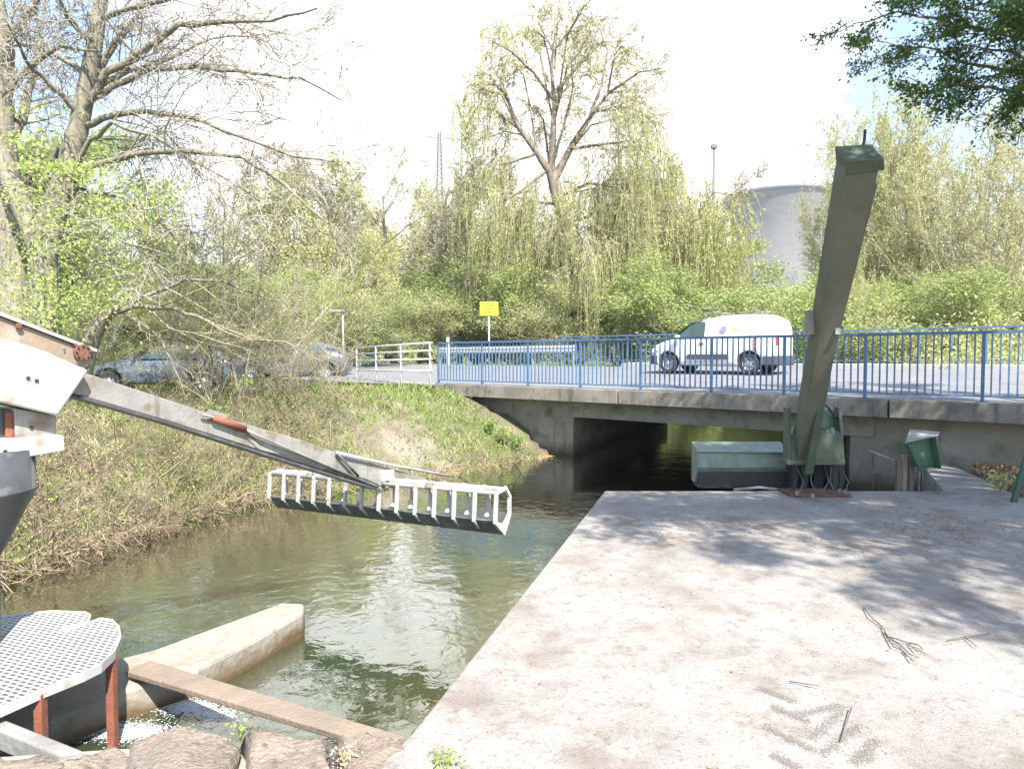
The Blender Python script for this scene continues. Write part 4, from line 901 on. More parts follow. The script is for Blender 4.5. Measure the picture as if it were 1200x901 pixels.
# ---------------------------------------------------------------- vegetation
def vn(v): 
    l = math.sqrt(v[0]*v[0]+v[1]*v[1]+v[2]*v[2]) or 1e-9; return (v[0]/l, v[1]/l, v[2]/l)
class Tree:
    def __init__(s, seed, cfg): s.r = random.Random(seed); s.c = cfg; s.t = {}; s.lp = []
    def poly(s, pts, rad, lvl): s.t.setdefault((lvl, len(pts)), []).append((pts, rad))
    def branch(s, p, d, L, r, lvl):
        c = s.c; n = 7 if lvl == 0 else (6 if lvl == 1 else 5); st = L/(n-1); pts = [p]; rad = [r]; rr = s.r
        wob = c['wob'][lvl]; g = c['grav'][lvl]; tap = c.get('tap', .75)
        for i_ in range(1, n):
            d = vn((d[0]+rr.gauss(0, wob), d[1]+rr.gauss(0, wob), d[2]+rr.gauss(0, wob)+g))
            p = (p[0]+d[0]*st, p[1]+d[1]*st, p[2]+d[2]*st); pts.append(p); rad.append(max(c.get('rmin', .004), r*(1-tap*i_/(n-1))))
        s.poly(pts, rad, lvl); s.kids(pts, rad, L, lvl)
    def kids(s, pts, rad, L, lvl, tmin=None):
        c = s.c; rr = s.r
        if lvl >= c['max']:
            for k in range(c['leaf']):
                t = rr.uniform(.1, 1)*(len(pts)-1); i_ = min(int(t), len(pts)-2); f = t-i_; a, b = pts[i_], pts[i_+1]
                s.lp.append((a[0]+(b[0]-a[0])*f, a[1]+(b[1]-a[1])*f, a[2]+(b[2]-a[2])*f))
            return
        nk = c['n'][lvl]; t0 = c['t0'][lvl] if tmin is None else tmin
        for k in range(nk):
            t = (t0+(1-t0)*(k+rr.random())/nk)*(len(pts)-1); i_ = min(int(t), len(pts)-2); f = t-i_; a, b = pts[i_], pts[i_+1]
            p = (a[0]+(b[0]-a[0])*f, a[1]+(b[1]-a[1])*f, a[2]+(b[2]-a[2])*f); d = vn((b[0]-a[0], b[1]-a[1], b[2]-a[2]))
            # side direction
            q = vn((rr.gauss(0, 1), rr.gauss(0, 1), rr.gauss(0, 1))); dt = q[0]*d[0]+q[1]*d[1]+q[2]*d[2]; q = vn((q[0]-d[0]*dt, q[1]-d[1]*dt, q[2]-d[2]*dt))
            an = c['ang'][lvl]*rr.uniform(.7, 1.3); ca, sa = cos(an), sin(an)
            nd = (d[0]*ca+q[0]*sa, d[1]*ca+q[1]*sa, d[2]*ca+q[2]*sa)
            r = rad[i_]+(rad[i_+1]-rad[i_])*f
            s.branch(p, nd, L*c['rat'][lvl]*rr.uniform(.6, 1.2)*(1.15-.5*(t/(len(pts)-1))), max(c.get('rmin', .004), r*c.get('rr', .55)), lvl+1)
    def limb(s, P, r0, r1, lvl=0, tmin=.15):
        # traced limb: resample
        P = [tuple(p) for p in P]; n = len(P); pts = []
        for i_ in range(n-1):
            for k in range(3):
                f = k/3; pts.append(tuple(P[i_][j]+(P[i_+1][j]-P[i_][j])*f+s.r.gauss(0, .015) for j in range(3)))
        pts.append(P[-1]); N = len(pts); rad = [r0+(r1-r0)*i_/(N-1) for i_ in range(N)]
        s.poly(pts, rad, lvl); L = sum(math.dist(pts[i_], pts[i_+1]) for i_ in range(N-1)); s.kids(pts, rad, L, lvl, tmin)
    def mesh(s, lv0, lv1, k):
        ps = []
        for (l, n), lst in sorted(s.t.items()):
            if lv0 <= l <= lv1:
                P = np.array([a for a, _ in lst], float); Q = np.array([b for _, b in lst], float); ps.append(tubes_np(P, Q, k))
        return join_np(ps) if ps else None
    def emit(s, root, bark, twig, leafm, lsize, trunk_lv=1, asp=.55, spread=0., lname='crown', extra=None):
        a = s.mesh(0, trunk_lv, 8); npmesh('trunk', *a, bark, root, smooth=True)
        b = s.mesh(trunk_lv+1, 9, 3)
        if b: npmesh('branches' if leafm else 'crown', *b, twig, root, smooth=True)
        if leafm and s.lp:
            P = np.array(s.lp)
            if spread: P = P+rng.normal(0, spread, P.shape)
            npmesh(lname, *leaves_np(P, lsize, asp), leafm, root)
def vcopy(root, loc, rz, sc, label, group=None, cat=None):
    o = root.copy(); link(o); o.location = loc; o.rotation_euler = (0, 0, rz); o.scale = sc; o['label'] = label
    if group: o['group'] = group
    if cat: o['category'] = cat
    for ch in root.children: c = ch.copy(); link(c); c.parent = o
    return o
def base_at(px, Y): q = at(px, 419, Y); return Vector((q.x, Y, hz(Vector((q.x, Y, 0)))-.05))

# cfg presets (unit: metres, tree of height ~10 scaled)
BUSHY = dict(max=4, n=[9, 6, 5, 4], t0=[.25, .2, .2, .1], ang=[.95, .8, .8, .8], rat=[.42, .55, .55, .6], wob=[.06, .12, .15, .2], grav=[.02, .03, .02, 0], leaf=5, rr=.5, rmin=.008)
BUSHY['wob'] += [.2]; BUSHY['grav'] += [0]
def cfg(**k): d = dict(BUSHY); d.update(k); return d
BARE = cfg(n=[10, 6, 5, 4], ang=[.7, .7, .7, .7], grav=[.03, .05, .04, .02, 0], leaf=2, rmin=.012)
UPRT = cfg(n=[9, 6, 5, 3], ang=[.45, .4, .45, .5], rat=[.5, .55, .55, .6], grav=[.05, .10, .08, .05, .0], leaf=5, rmin=.010)
SHRUB = cfg(max=3, n=[7, 5, 4], t0=[.15, .2, .1], ang=[.7, .7, .7], rat=[.45, .5, .5], wob=[.10, .15, .2, .25], grav=[-.01, .02, .02, 0], leaf=4, rr=.6, rmin=.004)

protos = {}
def proto(key, H=10, seed=1, c=BUSHY, stems=1, r0=.22, spread0=.15, bark='bark', twig='twig', leaf='l_spring', lsize=.16, tl=1, lspread=.1, asp=.55, cat='tree', name='tree'):
    root = empty(name, (0, 0, -500), 0, 'x', cat); t = Tree(seed, c); rr = t.r
    for k in range(stems):
        a = rr.uniform(0, 2*pi); tilt = spread0*(1 if stems > 1 else .4)*rr.uniform(.3, 1.2)
        d = vn((cos(a)*tilt, sin(a)*tilt, 1)); o_ = .0 if stems == 1 else rr.uniform(0, .35)*H*.05
        t.branch((cos(a)*o_, sin(a)*o_, 0), d, H*rr.uniform(.8, 1.0) if stems > 1 else H*.92, r0*rr.uniform(.6, 1) if stems > 1 else r0, 0)
    t.emit(root, M[bark], M[twig], M[leaf] if leaf else None, lsize, tl, spread=lspread, asp=asp); protos[key] = [root, max(p[2] for p in t.lp), False]; return root
def put(key, px, Y, py, label, rz=None, wide=1., group=None, cat=None, dy=None):
    root, H, used = protos[key]; b_ = base_at(px, Y); h = CAMZ+(419-py)*Y/800-b_.z; s_ = h/H
    sc = (s_*wide, s_*wide, s_); rz = random.uniform(0, 6.28) if rz is None else rz
    if not used:
        root.location = b_; root.rotation_euler = (0, 0, rz); root.scale = sc; root['label'] = label; protos[key][2] = True
        if group: root['group'] = group
        if cat: root['category'] = cat
        return root
    return vcopy(root, b_, rz, sc, label, group, cat)

# --- the two big trees on the left bank
YB = 12.5
def lim(pts, Y=YB, dY=0.): n = len(pts); return [at(x, y, Y+dY*k/max(1, n-1)) for k, (x, y) in enumerate(pts)]
OLD = cfg(max=4, n=[8, 8, 7, 5], t0=[.15, .15, .15, .1], ang=[.8, .75, .7, .7], rat=[.30, .42, .5, .55], wob=[.05, .16, .18, .22, .22], grav=[0, .02, 0, -.03, -.03], leaf=0, rmin=.006, rr=.36, tap=.85)
LIMB = dict(OLD); LIMB.update(n=[9, 10, 8, 5], rat=[.34, .40, .5, .55], t0=[.12, .1, .1, .1])
b0 = base_at(46, YB)
tA = empty('bare_tree', b0, 0, 'large forked bare tree with long branches reaching right, left edge of the bank', 'tree', 'big old trees on the left bank')
t = Tree(11, LIMB)
t.poly([tuple(p) for p in lim([(50, 452), (50, 400), (52, 340), (52, 300), (62, 255), (78, 205), (92, 150), (102, 100), (112, 45), (120, -10), (128, -60), (138, -120), (140, -200)])], [.34, .30, .27, .25, .22, .20, .17, .15, .13, .11, .08, .05, .015], 0)
t.poly([tuple(p) for p in lim([(50, 300), (38, 270), (22, 235), (8, 200), (-10, 150), (-30, 90), (-60, 20), (-80, -60)])], [.20, .18, .17, .16, .13, .1, .06, .02], 0)
for pts, r0, dY in (([(92, 140), (125, 85), (165, 62), (210, 30), (262, 27), (318, 24), (372, 10)], .10, -1.2), ([(104, 95), (135, 52), (160, 20), (182, -20)], .10, .8),
    ([(98, 125), (130, 100), (178, 82), (235, 78), (300, 86), (352, 92), (400, 118)], .09, .9), ([(100, 108), (150, 85), (195, 70), (250, 45), (310, 40)], .08, 2),
    ([(96, 150), (130, 135), (170, 130), (225, 138), (285, 160), (340, 182), (390, 190)], .08, -1.0), ([(80, 200), (120, 192), (165, 178), (225, 177), (285, 185), (330, 215), (385, 262)], .085, -2.2),
    ([(70, 225), (105, 165), (130, 145), (180, 160), (250, 200), (310, 240)], .06, -1.5), ([(112, 55), (80, 20), (60, -20)], .08, -1), ([(105, 90), (60, 60), (22, 52), (-20, 70)], .07, 1),
    ([(58, 270), (90, 220), (140, 232), (190, 262), (220, 300)], .06, 1.5), ([(95, 135), (60, 100), (30, 70), (10, 30)], .07, -1.5), ([(118, 20), (170, 5), (230, -5), (300, -10)], .07, -1.6)):
    t.limb(lim(pts, YB, dY), r0*.8, .014, 1, .12)
t2 = t; t.emit(tA, M['bark'], M['twig'], None, .1, 1)
relparent(tA, list(tA.children))
b1 = base_at(22, 13.4)
tB = empty('bare_tree', b1, 0, 'thick trunked old tree at the far left edge with light green sprays', 'tree', 'big old trees on the left bank')
t = Tree(23, LIMB); Y2 = 13.4
t.poly([tuple(p) for p in lim([(28, 455), (24, 400), (20, 345), (18, 290), (8, 230), (2, 170), (0, 110), (5, 60), (-5, 0), (-10, -60), (-20, -130), (-10, -220)], Y2)], [.42, .38, .34, .31, .28, .25, .21, .18, .15, .1, .06, .02], 0)
for pts, r0, dY in (([(4, 180), (25, 140), (38, 95), (48, 40), (55, -15)], .12, 1), ([(10, 240), (40, 205), (70, 175), (110, 160), (160, 165)], .07, -1.2), ([(20, 300), (60, 280), (100, 262), (150, 285), (200, 300)], .05, -2.4),
    ([(0, 120), (30, 80), (70, 55), (120, 60)], .07, -1.5), ([(5, 60), (30, 20), (60, -20)], .08, -.5)):
    t.limb(lim(pts, Y2, dY), r0, .015, 1, .15)
t.emit(tB, M['bark'], M['twig'], None, .1, 1)
# leafy sprays of this tree
cl = []
for x, y, n_, sx, sy in ((60, 195, 240, 28, 5), (100, 205, 160, 26, 8), (125, 245, 280, 40, 14), (60, 265, 200, 28, 12), (95, 290, 220, 42, 12), (30, 225, 110, 22, 10), (20, 320, 180, 26, 22), (70, 335, 240, 32, 13), (110, 350, 260, 32, 12), (45, 365, 150, 26, 12), (20, 165, 80, 14, 6), (45, 130, 60, 25, 5), (150, 262, 110, 22, 7), (75, 375, 110, 20, 12), (175, 220, 80, 25, 6)):
    for k in range(int(n_*2.3)): p_ = at(x+random.gauss(0, sx), y+random.gauss(0, sy), Y2-2.2+random.gauss(0, .6)); cl.append(tuple(p_))
npmesh('leaf_sprays', *leaves_np(np.array(cl), .055, .7), M['l_spray'], tB)
relparent(tB, list(tB.children))
# broken arched trunk
tc_ = empty('broken_tree', base_at(100, 12.0), 0, 'broken arching trunk with long thin mossy branches in front of the parked car', 'tree')
BR = cfg(max=3, n=[6, 5, 4], t0=[.1, .1, .1], ang=[.6, .7, .7], rat=[.35, .5, .5], wob=[.1, .15, .2, .2], grav=[0, 0, -.01, 0, 0], leaf=1, rmin=.004, rr=.5)
t = Tree(5, BR); YC = 12.0
t.poly([tuple(p) for p in lim([(96, 440), (103, 410), (112, 388), (124, 370), (137, 361), (155, 358)], YC)], [.16, .15, .14, .12, .09, .05], 0)
for pts, r0, dY in (([(130, 366), (165, 358), (205, 362), (245, 378), (290, 396), (335, 402), (380, 425)], .05, -.6), ([(136, 362), (175, 345), (215, 328), (260, 330), (310, 350), (370, 362)], .04, .6),
    ([(140, 362), (160, 375), (185, 392), (200, 420), (216, 462)], .03, -.5), ([(170, 358), (200, 385), (240, 395), (300, 415)], .025, -1.2)): t.limb(lim(pts, YC, dY), r0, .008, 1, .2)
t.emit(tc_, M['bark'], M['twigg'], M['l_spring'], .06, 1, spread=.05); relparent(tc_, list(tc_.children))

# --- willow in the middle
def strands(S0, L, out, k=7, r=.012, sway=.25):
    N = len(S0); P = np.zeros((N, k, 3)); P[:, 0] = S0; d = rng.normal(size=(N, 3))*[1, 1, .3]; d[:, :2] += out; d /= np.linalg.norm(d, axis=1, keepdims=True)
    for i_ in range(1, k):
        d = d*.55+np.array([0, 0, -1.])+rng.normal(size=(N, 3))*.12*[1, 1, .3]; d /= np.linalg.norm(d, axis=1, keepdims=True)
        P[:, i_] = P[:, i_-1]+d*(L/(k-1))[:, None]
    return P, np.full((N, k), r)*np.linspace(1, .4, k)
def willow(loc, label, trunkpts, limbs, nstr, nleaf, seed, Lr=(2, 6), lsize=.22, bark='barkb', zfloor=1.2, sel=lambda p: np.ones(len(p), bool), c=None):
    root = empty('willow_tree', loc, 0, label, 'tree', 'willows beyond the bridge')
    W_ = c or cfg(max=4, n=[8, 9, 7, 4], t0=[.2, .15, .12, .1], ang=[.7, .65, .65, .6], rat=[.36, .42, .5, .5], wob=[.08, .16, .2, .22, .2], grav=[0, .03, -.01, -.08, -.14], leaf=2, rmin=.017, rr=.42)
    t = Tree(seed, W_)
    for tp_, rad in trunkpts: t.poly([tuple(p) for p in tp_], rad, 0)
    for l_, r0 in limbs: t.limb(l_, r0*.78, .022, 1, .12)
    a = t.mesh(0, 1, 8); npmesh('trunk', *a, M[bark], root, smooth=True); b_ = t.mesh(2, 9, 3); npmesh('branches', *b_, M['twigg'], root, smooth=True)
    tips = np.array(t.lp); tips = tips[sel(tips)]; S0 = tips[rng.integers(0, len(tips), nstr)]+rng.normal(0, .25, (nstr, 3))
    L = rng.uniform(Lr[0], Lr[1], nstr)*np.clip(1.5-(S0[:, 2]-6)/14, .3, 1.1); L = np.minimum(L, np.maximum(.5, S0[:, 2]-zfloor)); P, Q = strands(S0, L, (S0[:, :2]-np.array([loc[0], loc[1]]))*.12)
    m = nleaf; i_ = rng.integers(0, nstr, m); tt = rng.uniform(.05, 1, m)*(P.shape[1]-1); j = np.minimum(tt.astype(int), P.shape[1]-2); f = (tt-j)[:, None]
    LPp = P[i_, j]*(1-f)+P[i_, j+1]*f
    sv, sf = tubes_np(P, Q, 3); npmesh('hanging_twigs', sv, sf, M['twigg'], root); npmesh('crown', *leaves_np(LPp+rng.normal(0, .04, LPp.shape), lsize, .28, droop=1.4), M['l_willow'], root)
    relparent(root, list(root.children)); return root
YW = 40
wl_ = lambda pts, dY=0.: lim(pts, YW, dY)
willow(base_at(695, YW), 'tall old willow with thick leaning trunk and bare upper branches', 
    [(wl_([(700, 405), (694, 370), (688, 335), (678, 300), (664, 262), (652, 225), (646, 200)]), [.85, .74, .66, .56, .46, .38, .32]), (wl_([(694, 370), (706, 340), (712, 310)]), [.6, .45, .3]),
     (wl_([(646, 205), (648, 160), (650, 120), (646, 80), (650, 40)]), [.24, .18, .13, .09, .05]), (wl_([(650, 210), (668, 175), (690, 140), (712, 110), (742, 90)]), [.24, .18, .13, .09, .05]),
     (wl_([(646, 205), (630, 180), (608, 150), (596, 120), (586, 90)]), [.24, .18, .13, .09, .05])],
    [(wl_([(650, 120), (625, 85), (600, 62), (580, 50)], -2), .14), (wl_([(650, 110), (680, 75), (705, 50), (735, 48)], 2), .14), (wl_([(648, 60), (635, 35), (628, 15)], 1), .10), (wl_([(650, 60), (668, 35), (680, 12)], -1), .10),
     (wl_([(690, 140), (705, 100), (712, 60), (700, 30)], 1.5), .13), (wl_([(712, 110), (750, 85), (775, 80)], -1.5), .12), (wl_([(700, 130), (740, 125), (768, 145), (775, 185)], 1), .12), (wl_([(668, 175), (700, 170), (740, 165), (770, 195)], -2), .14),
     (wl_([(608, 150), (580, 130), (560, 125), (545, 150)], 1), .12), (wl_([(630, 180), (600, 190), (575, 195), (555, 225)], -1), .12), (wl_([(596, 120), (575, 90), (560, 80)], 2), .1), (wl_([(640, 200), (610, 225), (590, 235), (575, 265)], -2.5), .14),
     (wl_([(655, 230), (690, 215), (725, 220), (745, 250)], -2.5), .15), (wl_([(664, 262), (700, 250), (730, 262), (742, 300)], 2), .14), (wl_([(652, 240), (620, 235), (600, 250), (590, 290)], 2.5), .12), (wl_([(646, 200), (660, 150), (672, 100), (668, 60)], -2), .13)]+
    [(wl_([(x0, y0), (x0+(x1-x0)*.35, y0-.75*abs(y0-y1)-8), (x0+(x1-x0)*.75, min(y0, y1)-6), (x1, y1)], dY_), .085) for x0, y0, x1, y1, dY_ in ((650, 150, 600, 45, 3), (652, 130, 690, 22, -3), (648, 90, 618, 40, -2), (650, 80, 660, 25, 3), (690, 140, 760, 110, 3), (712, 110, 735, 60, -3), (608, 150, 550, 110, -3), (596, 120, 565, 105, -2), (646, 205, 620, 130, 4), (664, 262, 690, 280, -6), (670, 280, 740, 290, -3), (650, 200, 770, 140, 4), (668, 170, 745, 130, -4), (640, 190, 575, 160, 4), (646, 160, 700, 60, 5), (630, 180, 585, 70, 2), (655, 230, 760, 230, 3), (690, 230, 760, 215, 2), (690, 250, 770, 250, 0))],
    3000, 42000, 31, (1.0, 5.5), .17, sel=lambda p: (rng.random(len(p)) < np.clip(1.15-(p[:, 2]-9)/8, .07, 1)))
def simple_willow(px, Y, py, label, seed, nstr=1500, nleaf=30000, w=1.0, tilt=0., Lr=(2, 7), lsize=.24):
    b_ = base_at(px, Y); H = CAMZ+(419-py)*Y/800-b_.z; h = Vector((0, 0, 1)); X_ = Vector((1, 0, 0))
    tp_ = [b_+h*(H*f)+X_*(tilt*H*f+.3*sin(f*5)) for f in (0, .15, .3, .45, .6)]; rad = [.55, .45, .38, .3, .2]
    r_ = random.Random(seed); lb = []
    for k in range(11):
        a = 2*pi*k/11+r_.uniform(-.2, .2); f0_ = r_.uniform(.25, .6); s_ = b_+h*(H*f0_)+X_*(tilt*H*f0_); e = r_.uniform(.22, .40)*H*w; dv = Vector((cos(a), sin(a), 0))
        lb.append(([s_, s_+dv*e*.35+h*H*.16, s_+dv*e*.75+h*H*r_.uniform(.22, .34), s_+dv*e*1.1+h*H*r_.uniform(.2, .36)], .14))
    lb.append(([tp_[-1], tp_[-1]+h*H*.15, tp_[-1]+h*H*.28+X_*.5, tp_[-1]+h*H*.38], .14))
    return willow(b_, label, [(tp_, rad)], lb, nstr, nleaf, seed, Lr, lsize)
simple_willow(785, 43, 190, 'drooping yellow green willow right of the old willow, above the van', 41, tilt=-.04)
simple_willow(838, 46, 290, 'broad low willow just left of the cooling tower', 42, w=.9)
simple_willow(613, 47, 225, 'smaller fresh green willow left of the old willow trunk', 43, 1000, 20000, w=.8)
simple_willow(738, 50, 235, 'pale willow standing directly behind the old willow trunk', 44, 1000, 20000)

# --- woods
proto('bush', 10, 3, cfg(n=[12, 7, 5, 4], t0=[.12, .15, .2, .1], rat=[.46, .55, .55, .6], leaf=6), leaf='l_spring', lsize=.21, lspread=.22)
proto('bush2', 10, 4, cfg(n=[12, 7, 5, 3], t0=[.1, .15, .2, .1], rat=[.42, .5, .55, .6], leaf=6), stems=2, leaf='l_yell', lsize=.17, lspread=.18)
proto('bare', 10, 5, cfg(n=[12, 7, 5, 4], ang=[.6, .6, .6, .7], rat=[.38, .5, .5, .55], grav=[.03, .07, .05, .02, 0], leaf=3, rmin=.009, t0=[.2, .15, .1, .1]), leaf='l_pink', lsize=.07, twig='twig', lspread=.05, r0=.17)
proto('bare2', 10, 6, cfg(n=[11, 7, 5, 4], ang=[.8, .7, .7, .7], rat=[.36, .5, .55, .55], grav=[.02, .05, .03, .02, 0], leaf=4, rmin=.009, t0=[.25, .15, .1, .1]), leaf='l_tan', lsize=.085, lspread=.06, r0=.2)
proto('upr', 10, 7, dict(UPRT, n=[8, 5, 4, 3], leaf=5, t0=[.12, .1, .1, .1], rmin=.008), stems=6, spread0=.38, r0=.11, leaf='l_yell', lsize=.12, twig='twigg', lspread=.10, bark='twigg')
proto('upr2', 10, 8, dict(UPRT, n=[8, 5, 4, 3], rmin=.008, leaf=4, t0=[.12, .1, .1, .1]), stems=7, spread0=.30, r0=.10, leaf='l_tan', lsize=.10, twig='twigg', lspread=.08, bark='twigg')
proto('under', 4, 9, dict(SHRUB, n=[9, 7, 5], leaf=18), stems=8, spread0=.9, r0=.05, leaf='l_hedge', lsize=.06, lspread=.10, cat='shrub', name='shrub')
proto('under2', 4, 10, dict(SHRUB, n=[9, 7, 5], leaf=14), stems=8, spread0=.9, r0=.05, leaf='l_hedge2', lsize=.055, lspread=.10, cat='shrub', name='shrub')
G1 = 'trees of the wood beyond the bridge and the left bank'; G2 = 'willow thicket trees at the right'; G3 = 'undergrowth shrubs behind the road'
for a in [
 ('bush', 5, 27, 130, 'dense fresh green tree behind the trunks at the far left', None, 1.1), ('bush2', 100, 31, 170, 'yellow green tree behind the fork of the big bare tree'), ('bare2', 165, 34, 120, 'bare budding tree seen through the long branches at left'),
 ('bush', 215, 36, 235, 'low green tree behind the parked blue grey car', None, 1.3), ('bare', 255, 38, 150, 'tall fine twigged bare tree in the left wood'), ('bare2', 300, 41, 190, 'pale bare tree between the two parked cars'),
 ('bare', 345, 45, 205, 'thin bare tree left of the pale green crown', None, 1.), ('bush2', 372, 43, 208, 'pale green rounded tree left of the white fence', None, 1.2), ('bare', 420, 47, 180, 'pinkish bare tree right of the pale green crown', None, 1.2),
 ('bush2', 415, 38, 265, 'light green tree behind the lamp post'), ('bare2', 462, 44, 172, 'bare tree with brown trunk behind the white fence', None, 1.1), ('bush2', 438, 50, 190, 'pale yellow green tree rising between the lamp post and the slim pylon', None, 1.1), ('bush2', 498, 56, 198, 'pale yellow green tree at the foot of the slim pylon', None, 1.1), ('bare2', 560, 54, 205, 'pale budding tree left of the drooping curtain of the old willow', None, 1.1), ('bare', 395, 52, 192, 'tall bare tree above the white fence', None, 1.2),
 ('bare', 490, 52, 190, 'faint bare tree beside the slim pylon', None, 1.3),
 ('bare2', 538, 41, 120, 'tall slender tree with a pale trunk just right of the slim pylon', None, .8), ('bush2', 560, 52, 245, 'pale yellow green tree behind the yellow sign', None, 1.2), ('bush', 500, 50, 290, 'low spring green tree between the white fence and the yellow sign', None, 1.5),
 ('bare', 580, 60, 200, 'far bare tree between the yellow sign and the old willow', None, 1.1), ('bush', 800, 60, 285, 'green tree far behind the van roof', None, 1.5), ('bare', 795, 66, 195, 'bare treetop behind the drooping willow', None, 1.3),
 ('bush2', 872, 48, 335, 'yellow green tree under the cooling tower', None, 1.4)]:
    put(*a, **({'group': G1}) ) if len(a) <= 5 else put(*a[:5], None, a[6], G1)
for a in [
 ('upr', 1004, 38, 180, 'yellow green thicket willow immediately left of the folded arm'), ('upr2', 1022, 41, 98, 'tall pale willow rising behind the folded arm'), ('upr', 1055, 36, 88, 'tall yellow willow directly right of the arm head'),
 ('upr2', 1105, 35, 78, 'airy pale willow in front of the large pylon, left one'), ('upr2', 1165, 31, 140, 'loose pale willow at the foot of the large pylon'), ('upr', 1225, 30, 230, 'low yellow green willow cut by the right edge'),
 ('upr', 1010, 27, 290, 'short leafy willow behind the bridge right of the folded arm'), ('upr2', 968, 44, 300, 'thin pale willow in front of the cooling tower'), ('upr', 1130, 27, 300, 'short willow under the large pylon near the far railing'),
 ('upr', 1075, 46, 120, 'far yellow willow filling the gap right of the arm')]: put(*a, None, .62 if a[1] < 1060 and a[3] < 305 else 1.1, G2)
SL = ['far left below the big trees', 'left of the blue grey car', 'behind the hood of the blue grey car', 'behind the roof of the blue grey car', 'behind the boot of the blue grey car', 'behind the dark silver car', 'left of the lamp post', 'right of the lamp post', 'behind the middle of the white fence',
      'below the yellow sign', 'right of the yellow sign', 'left of the old willow trunk', 'right of the old willow trunk', 'before the drooping willow', 'in front of the van bonnet', 'behind the van windscreen', 'behind the van roof', 'behind the van tail', 'left of the folded arm', 'right of the folded arm', 'second right of the folded arm', 'under the right pylon', 'at the right end of the far railing', 'outermost right by the railing']
for k, s_ in enumerate(SL):
    px = -30+k*54+random.uniform(-12, 12); Y_ = (34 if px < 420 else 44-(px-420)*.018)+random.uniform(-2, 2)
    if px > 900: Y_ = 29+random.uniform(-2, 2)
    put(('under', 'under2')[(k*7+k//3) % 2], px, Y_, 328+random.uniform(-22, 22), ('fresh ' if (k*7+k//3) % 2 == 0 else 'yellowish ')+'green shrub '+s_, None, 1.7, G3)
for k in range(8):
    px = -20+k*75; put('bush', px, 75+random.uniform(-4, 4), 300+random.uniform(-15, 20), ['far green tree closing the wood behind '+w for w in ('the left edge trunks', 'the forked tree', 'the arched trunk', 'the first car roof', 'the shrubs between the cars', 'the second car', 'the lamp post', 'the slim pylon')][k], None, 1.9, G1)
# --- twiggy shrubs on the bank in front of the cars
proto('tw', 4, 12, dict(SHRUB, n=[8, 6, 5], rat=[.5, .5, .5], leaf=3, rmin=.0035), stems=7, spread0=.55, r0=.028, leaf='l_tan', lsize=.045, lspread=.04, twig='dry', bark='twig', cat='shrub', name='shrub')
proto('tw2', 4, 13, dict(SHRUB, n=[8, 6, 5], rat=[.5, .5, .5], leaf=4, rmin=.0035), stems=6, spread0=.45, r0=.03, leaf='l_spring', lsize=.045, lspread=.05, twig='twigg', bark='twig', cat='shrub', name='shrub')
proto('sap', 6, 14, cfg(max=3, n=[11, 6, 4], t0=[.2, .15, .1], ang=[.6, .7, .7], rat=[.35, .45, .5], wob=[.07, .12, .2, .2], leaf=3, rmin=.004), stems=2, spread0=.2, r0=.055, leaf='l_yell', lsize=.045, lspread=.03, twig='twig', cat='sapling', name='sapling')
G4 = 'twiggy shrubs along the top of the left bank'
for a in [('tw', 250, 15.0, 345, 'dense tangled shrub over the boot of the blue grey car'),
 ('sap', 225, 17.5, 225, 'tall sapling behind the tangled shrubs above the hydraulic ram'), ('sap', 283, 14.6, 235, 'sapling with brown twin stems over the middle of the boom'), ('tw', 292, 15.2, 320, 'dry shrub right of the twin stemmed sapling'),
 ('tw2', 330, 16.5, 290, 'greenish shrub left of the dark silver car'), ('tw', 352, 15.5, 372, 'low bare shrub in front of the dark silver car'), ('sap', 318, 19.0, 215, 'thin sapling between the two cars'), ('tw2', 262, 18.0, 262, 'tall greenish shrub behind the twin stemmed sapling'),
 ('tw', 385, 17.6, 372, 'open dry shrub left of the white fence end'), ('tw', 120, 12.6, 425, 'low brown shrub under the cover plate corner'), ('tw', 66, 11.0, 440, 'dry shrub beside the pedestal drum'), ('sap', 372, 21.0, 262, 'slender sapling right of the dark silver car'),
 ('tw2', 66, 16.0, 330, 'green shrub behind the big trunks'), ('tw2', 20, 16.5, 345, 'green shrub at the left edge behind the upper arm'), ('tw', 205, 12.4, 462, 'very low dry shrub on the bank above the boom'),
 ('tw2', 120, 10.2, 500, 'low green shrub between the drum and the boom'), ('tw2', 178, 10.6, 492, 'low green shrub on the bank under the middle of the boom'), ('tw', 232, 11.0, 500, 'dry low shrub under the hydraulic ram'), ('tw2', 290, 12.0, 478, 'low green shrub above the end of the boom hose'),
 ('tw', 340, 12.6, 470, 'dry low shrub above the left end of the rake'), ('tw2', 388, 13.6, 462, 'small green shrub left of the pale earth patch'), ('tw2', 70, 8.4, 560, 'green shrub growing beside the tip of the drum'), ('tw', 150, 8.9, 552, 'dry shrub close to the waterline below the boom'),
 ('tw2', 250, 10.2, 535, 'green shrub at the waterline left of the rake')]: put(*a, None, 1.25, G4)

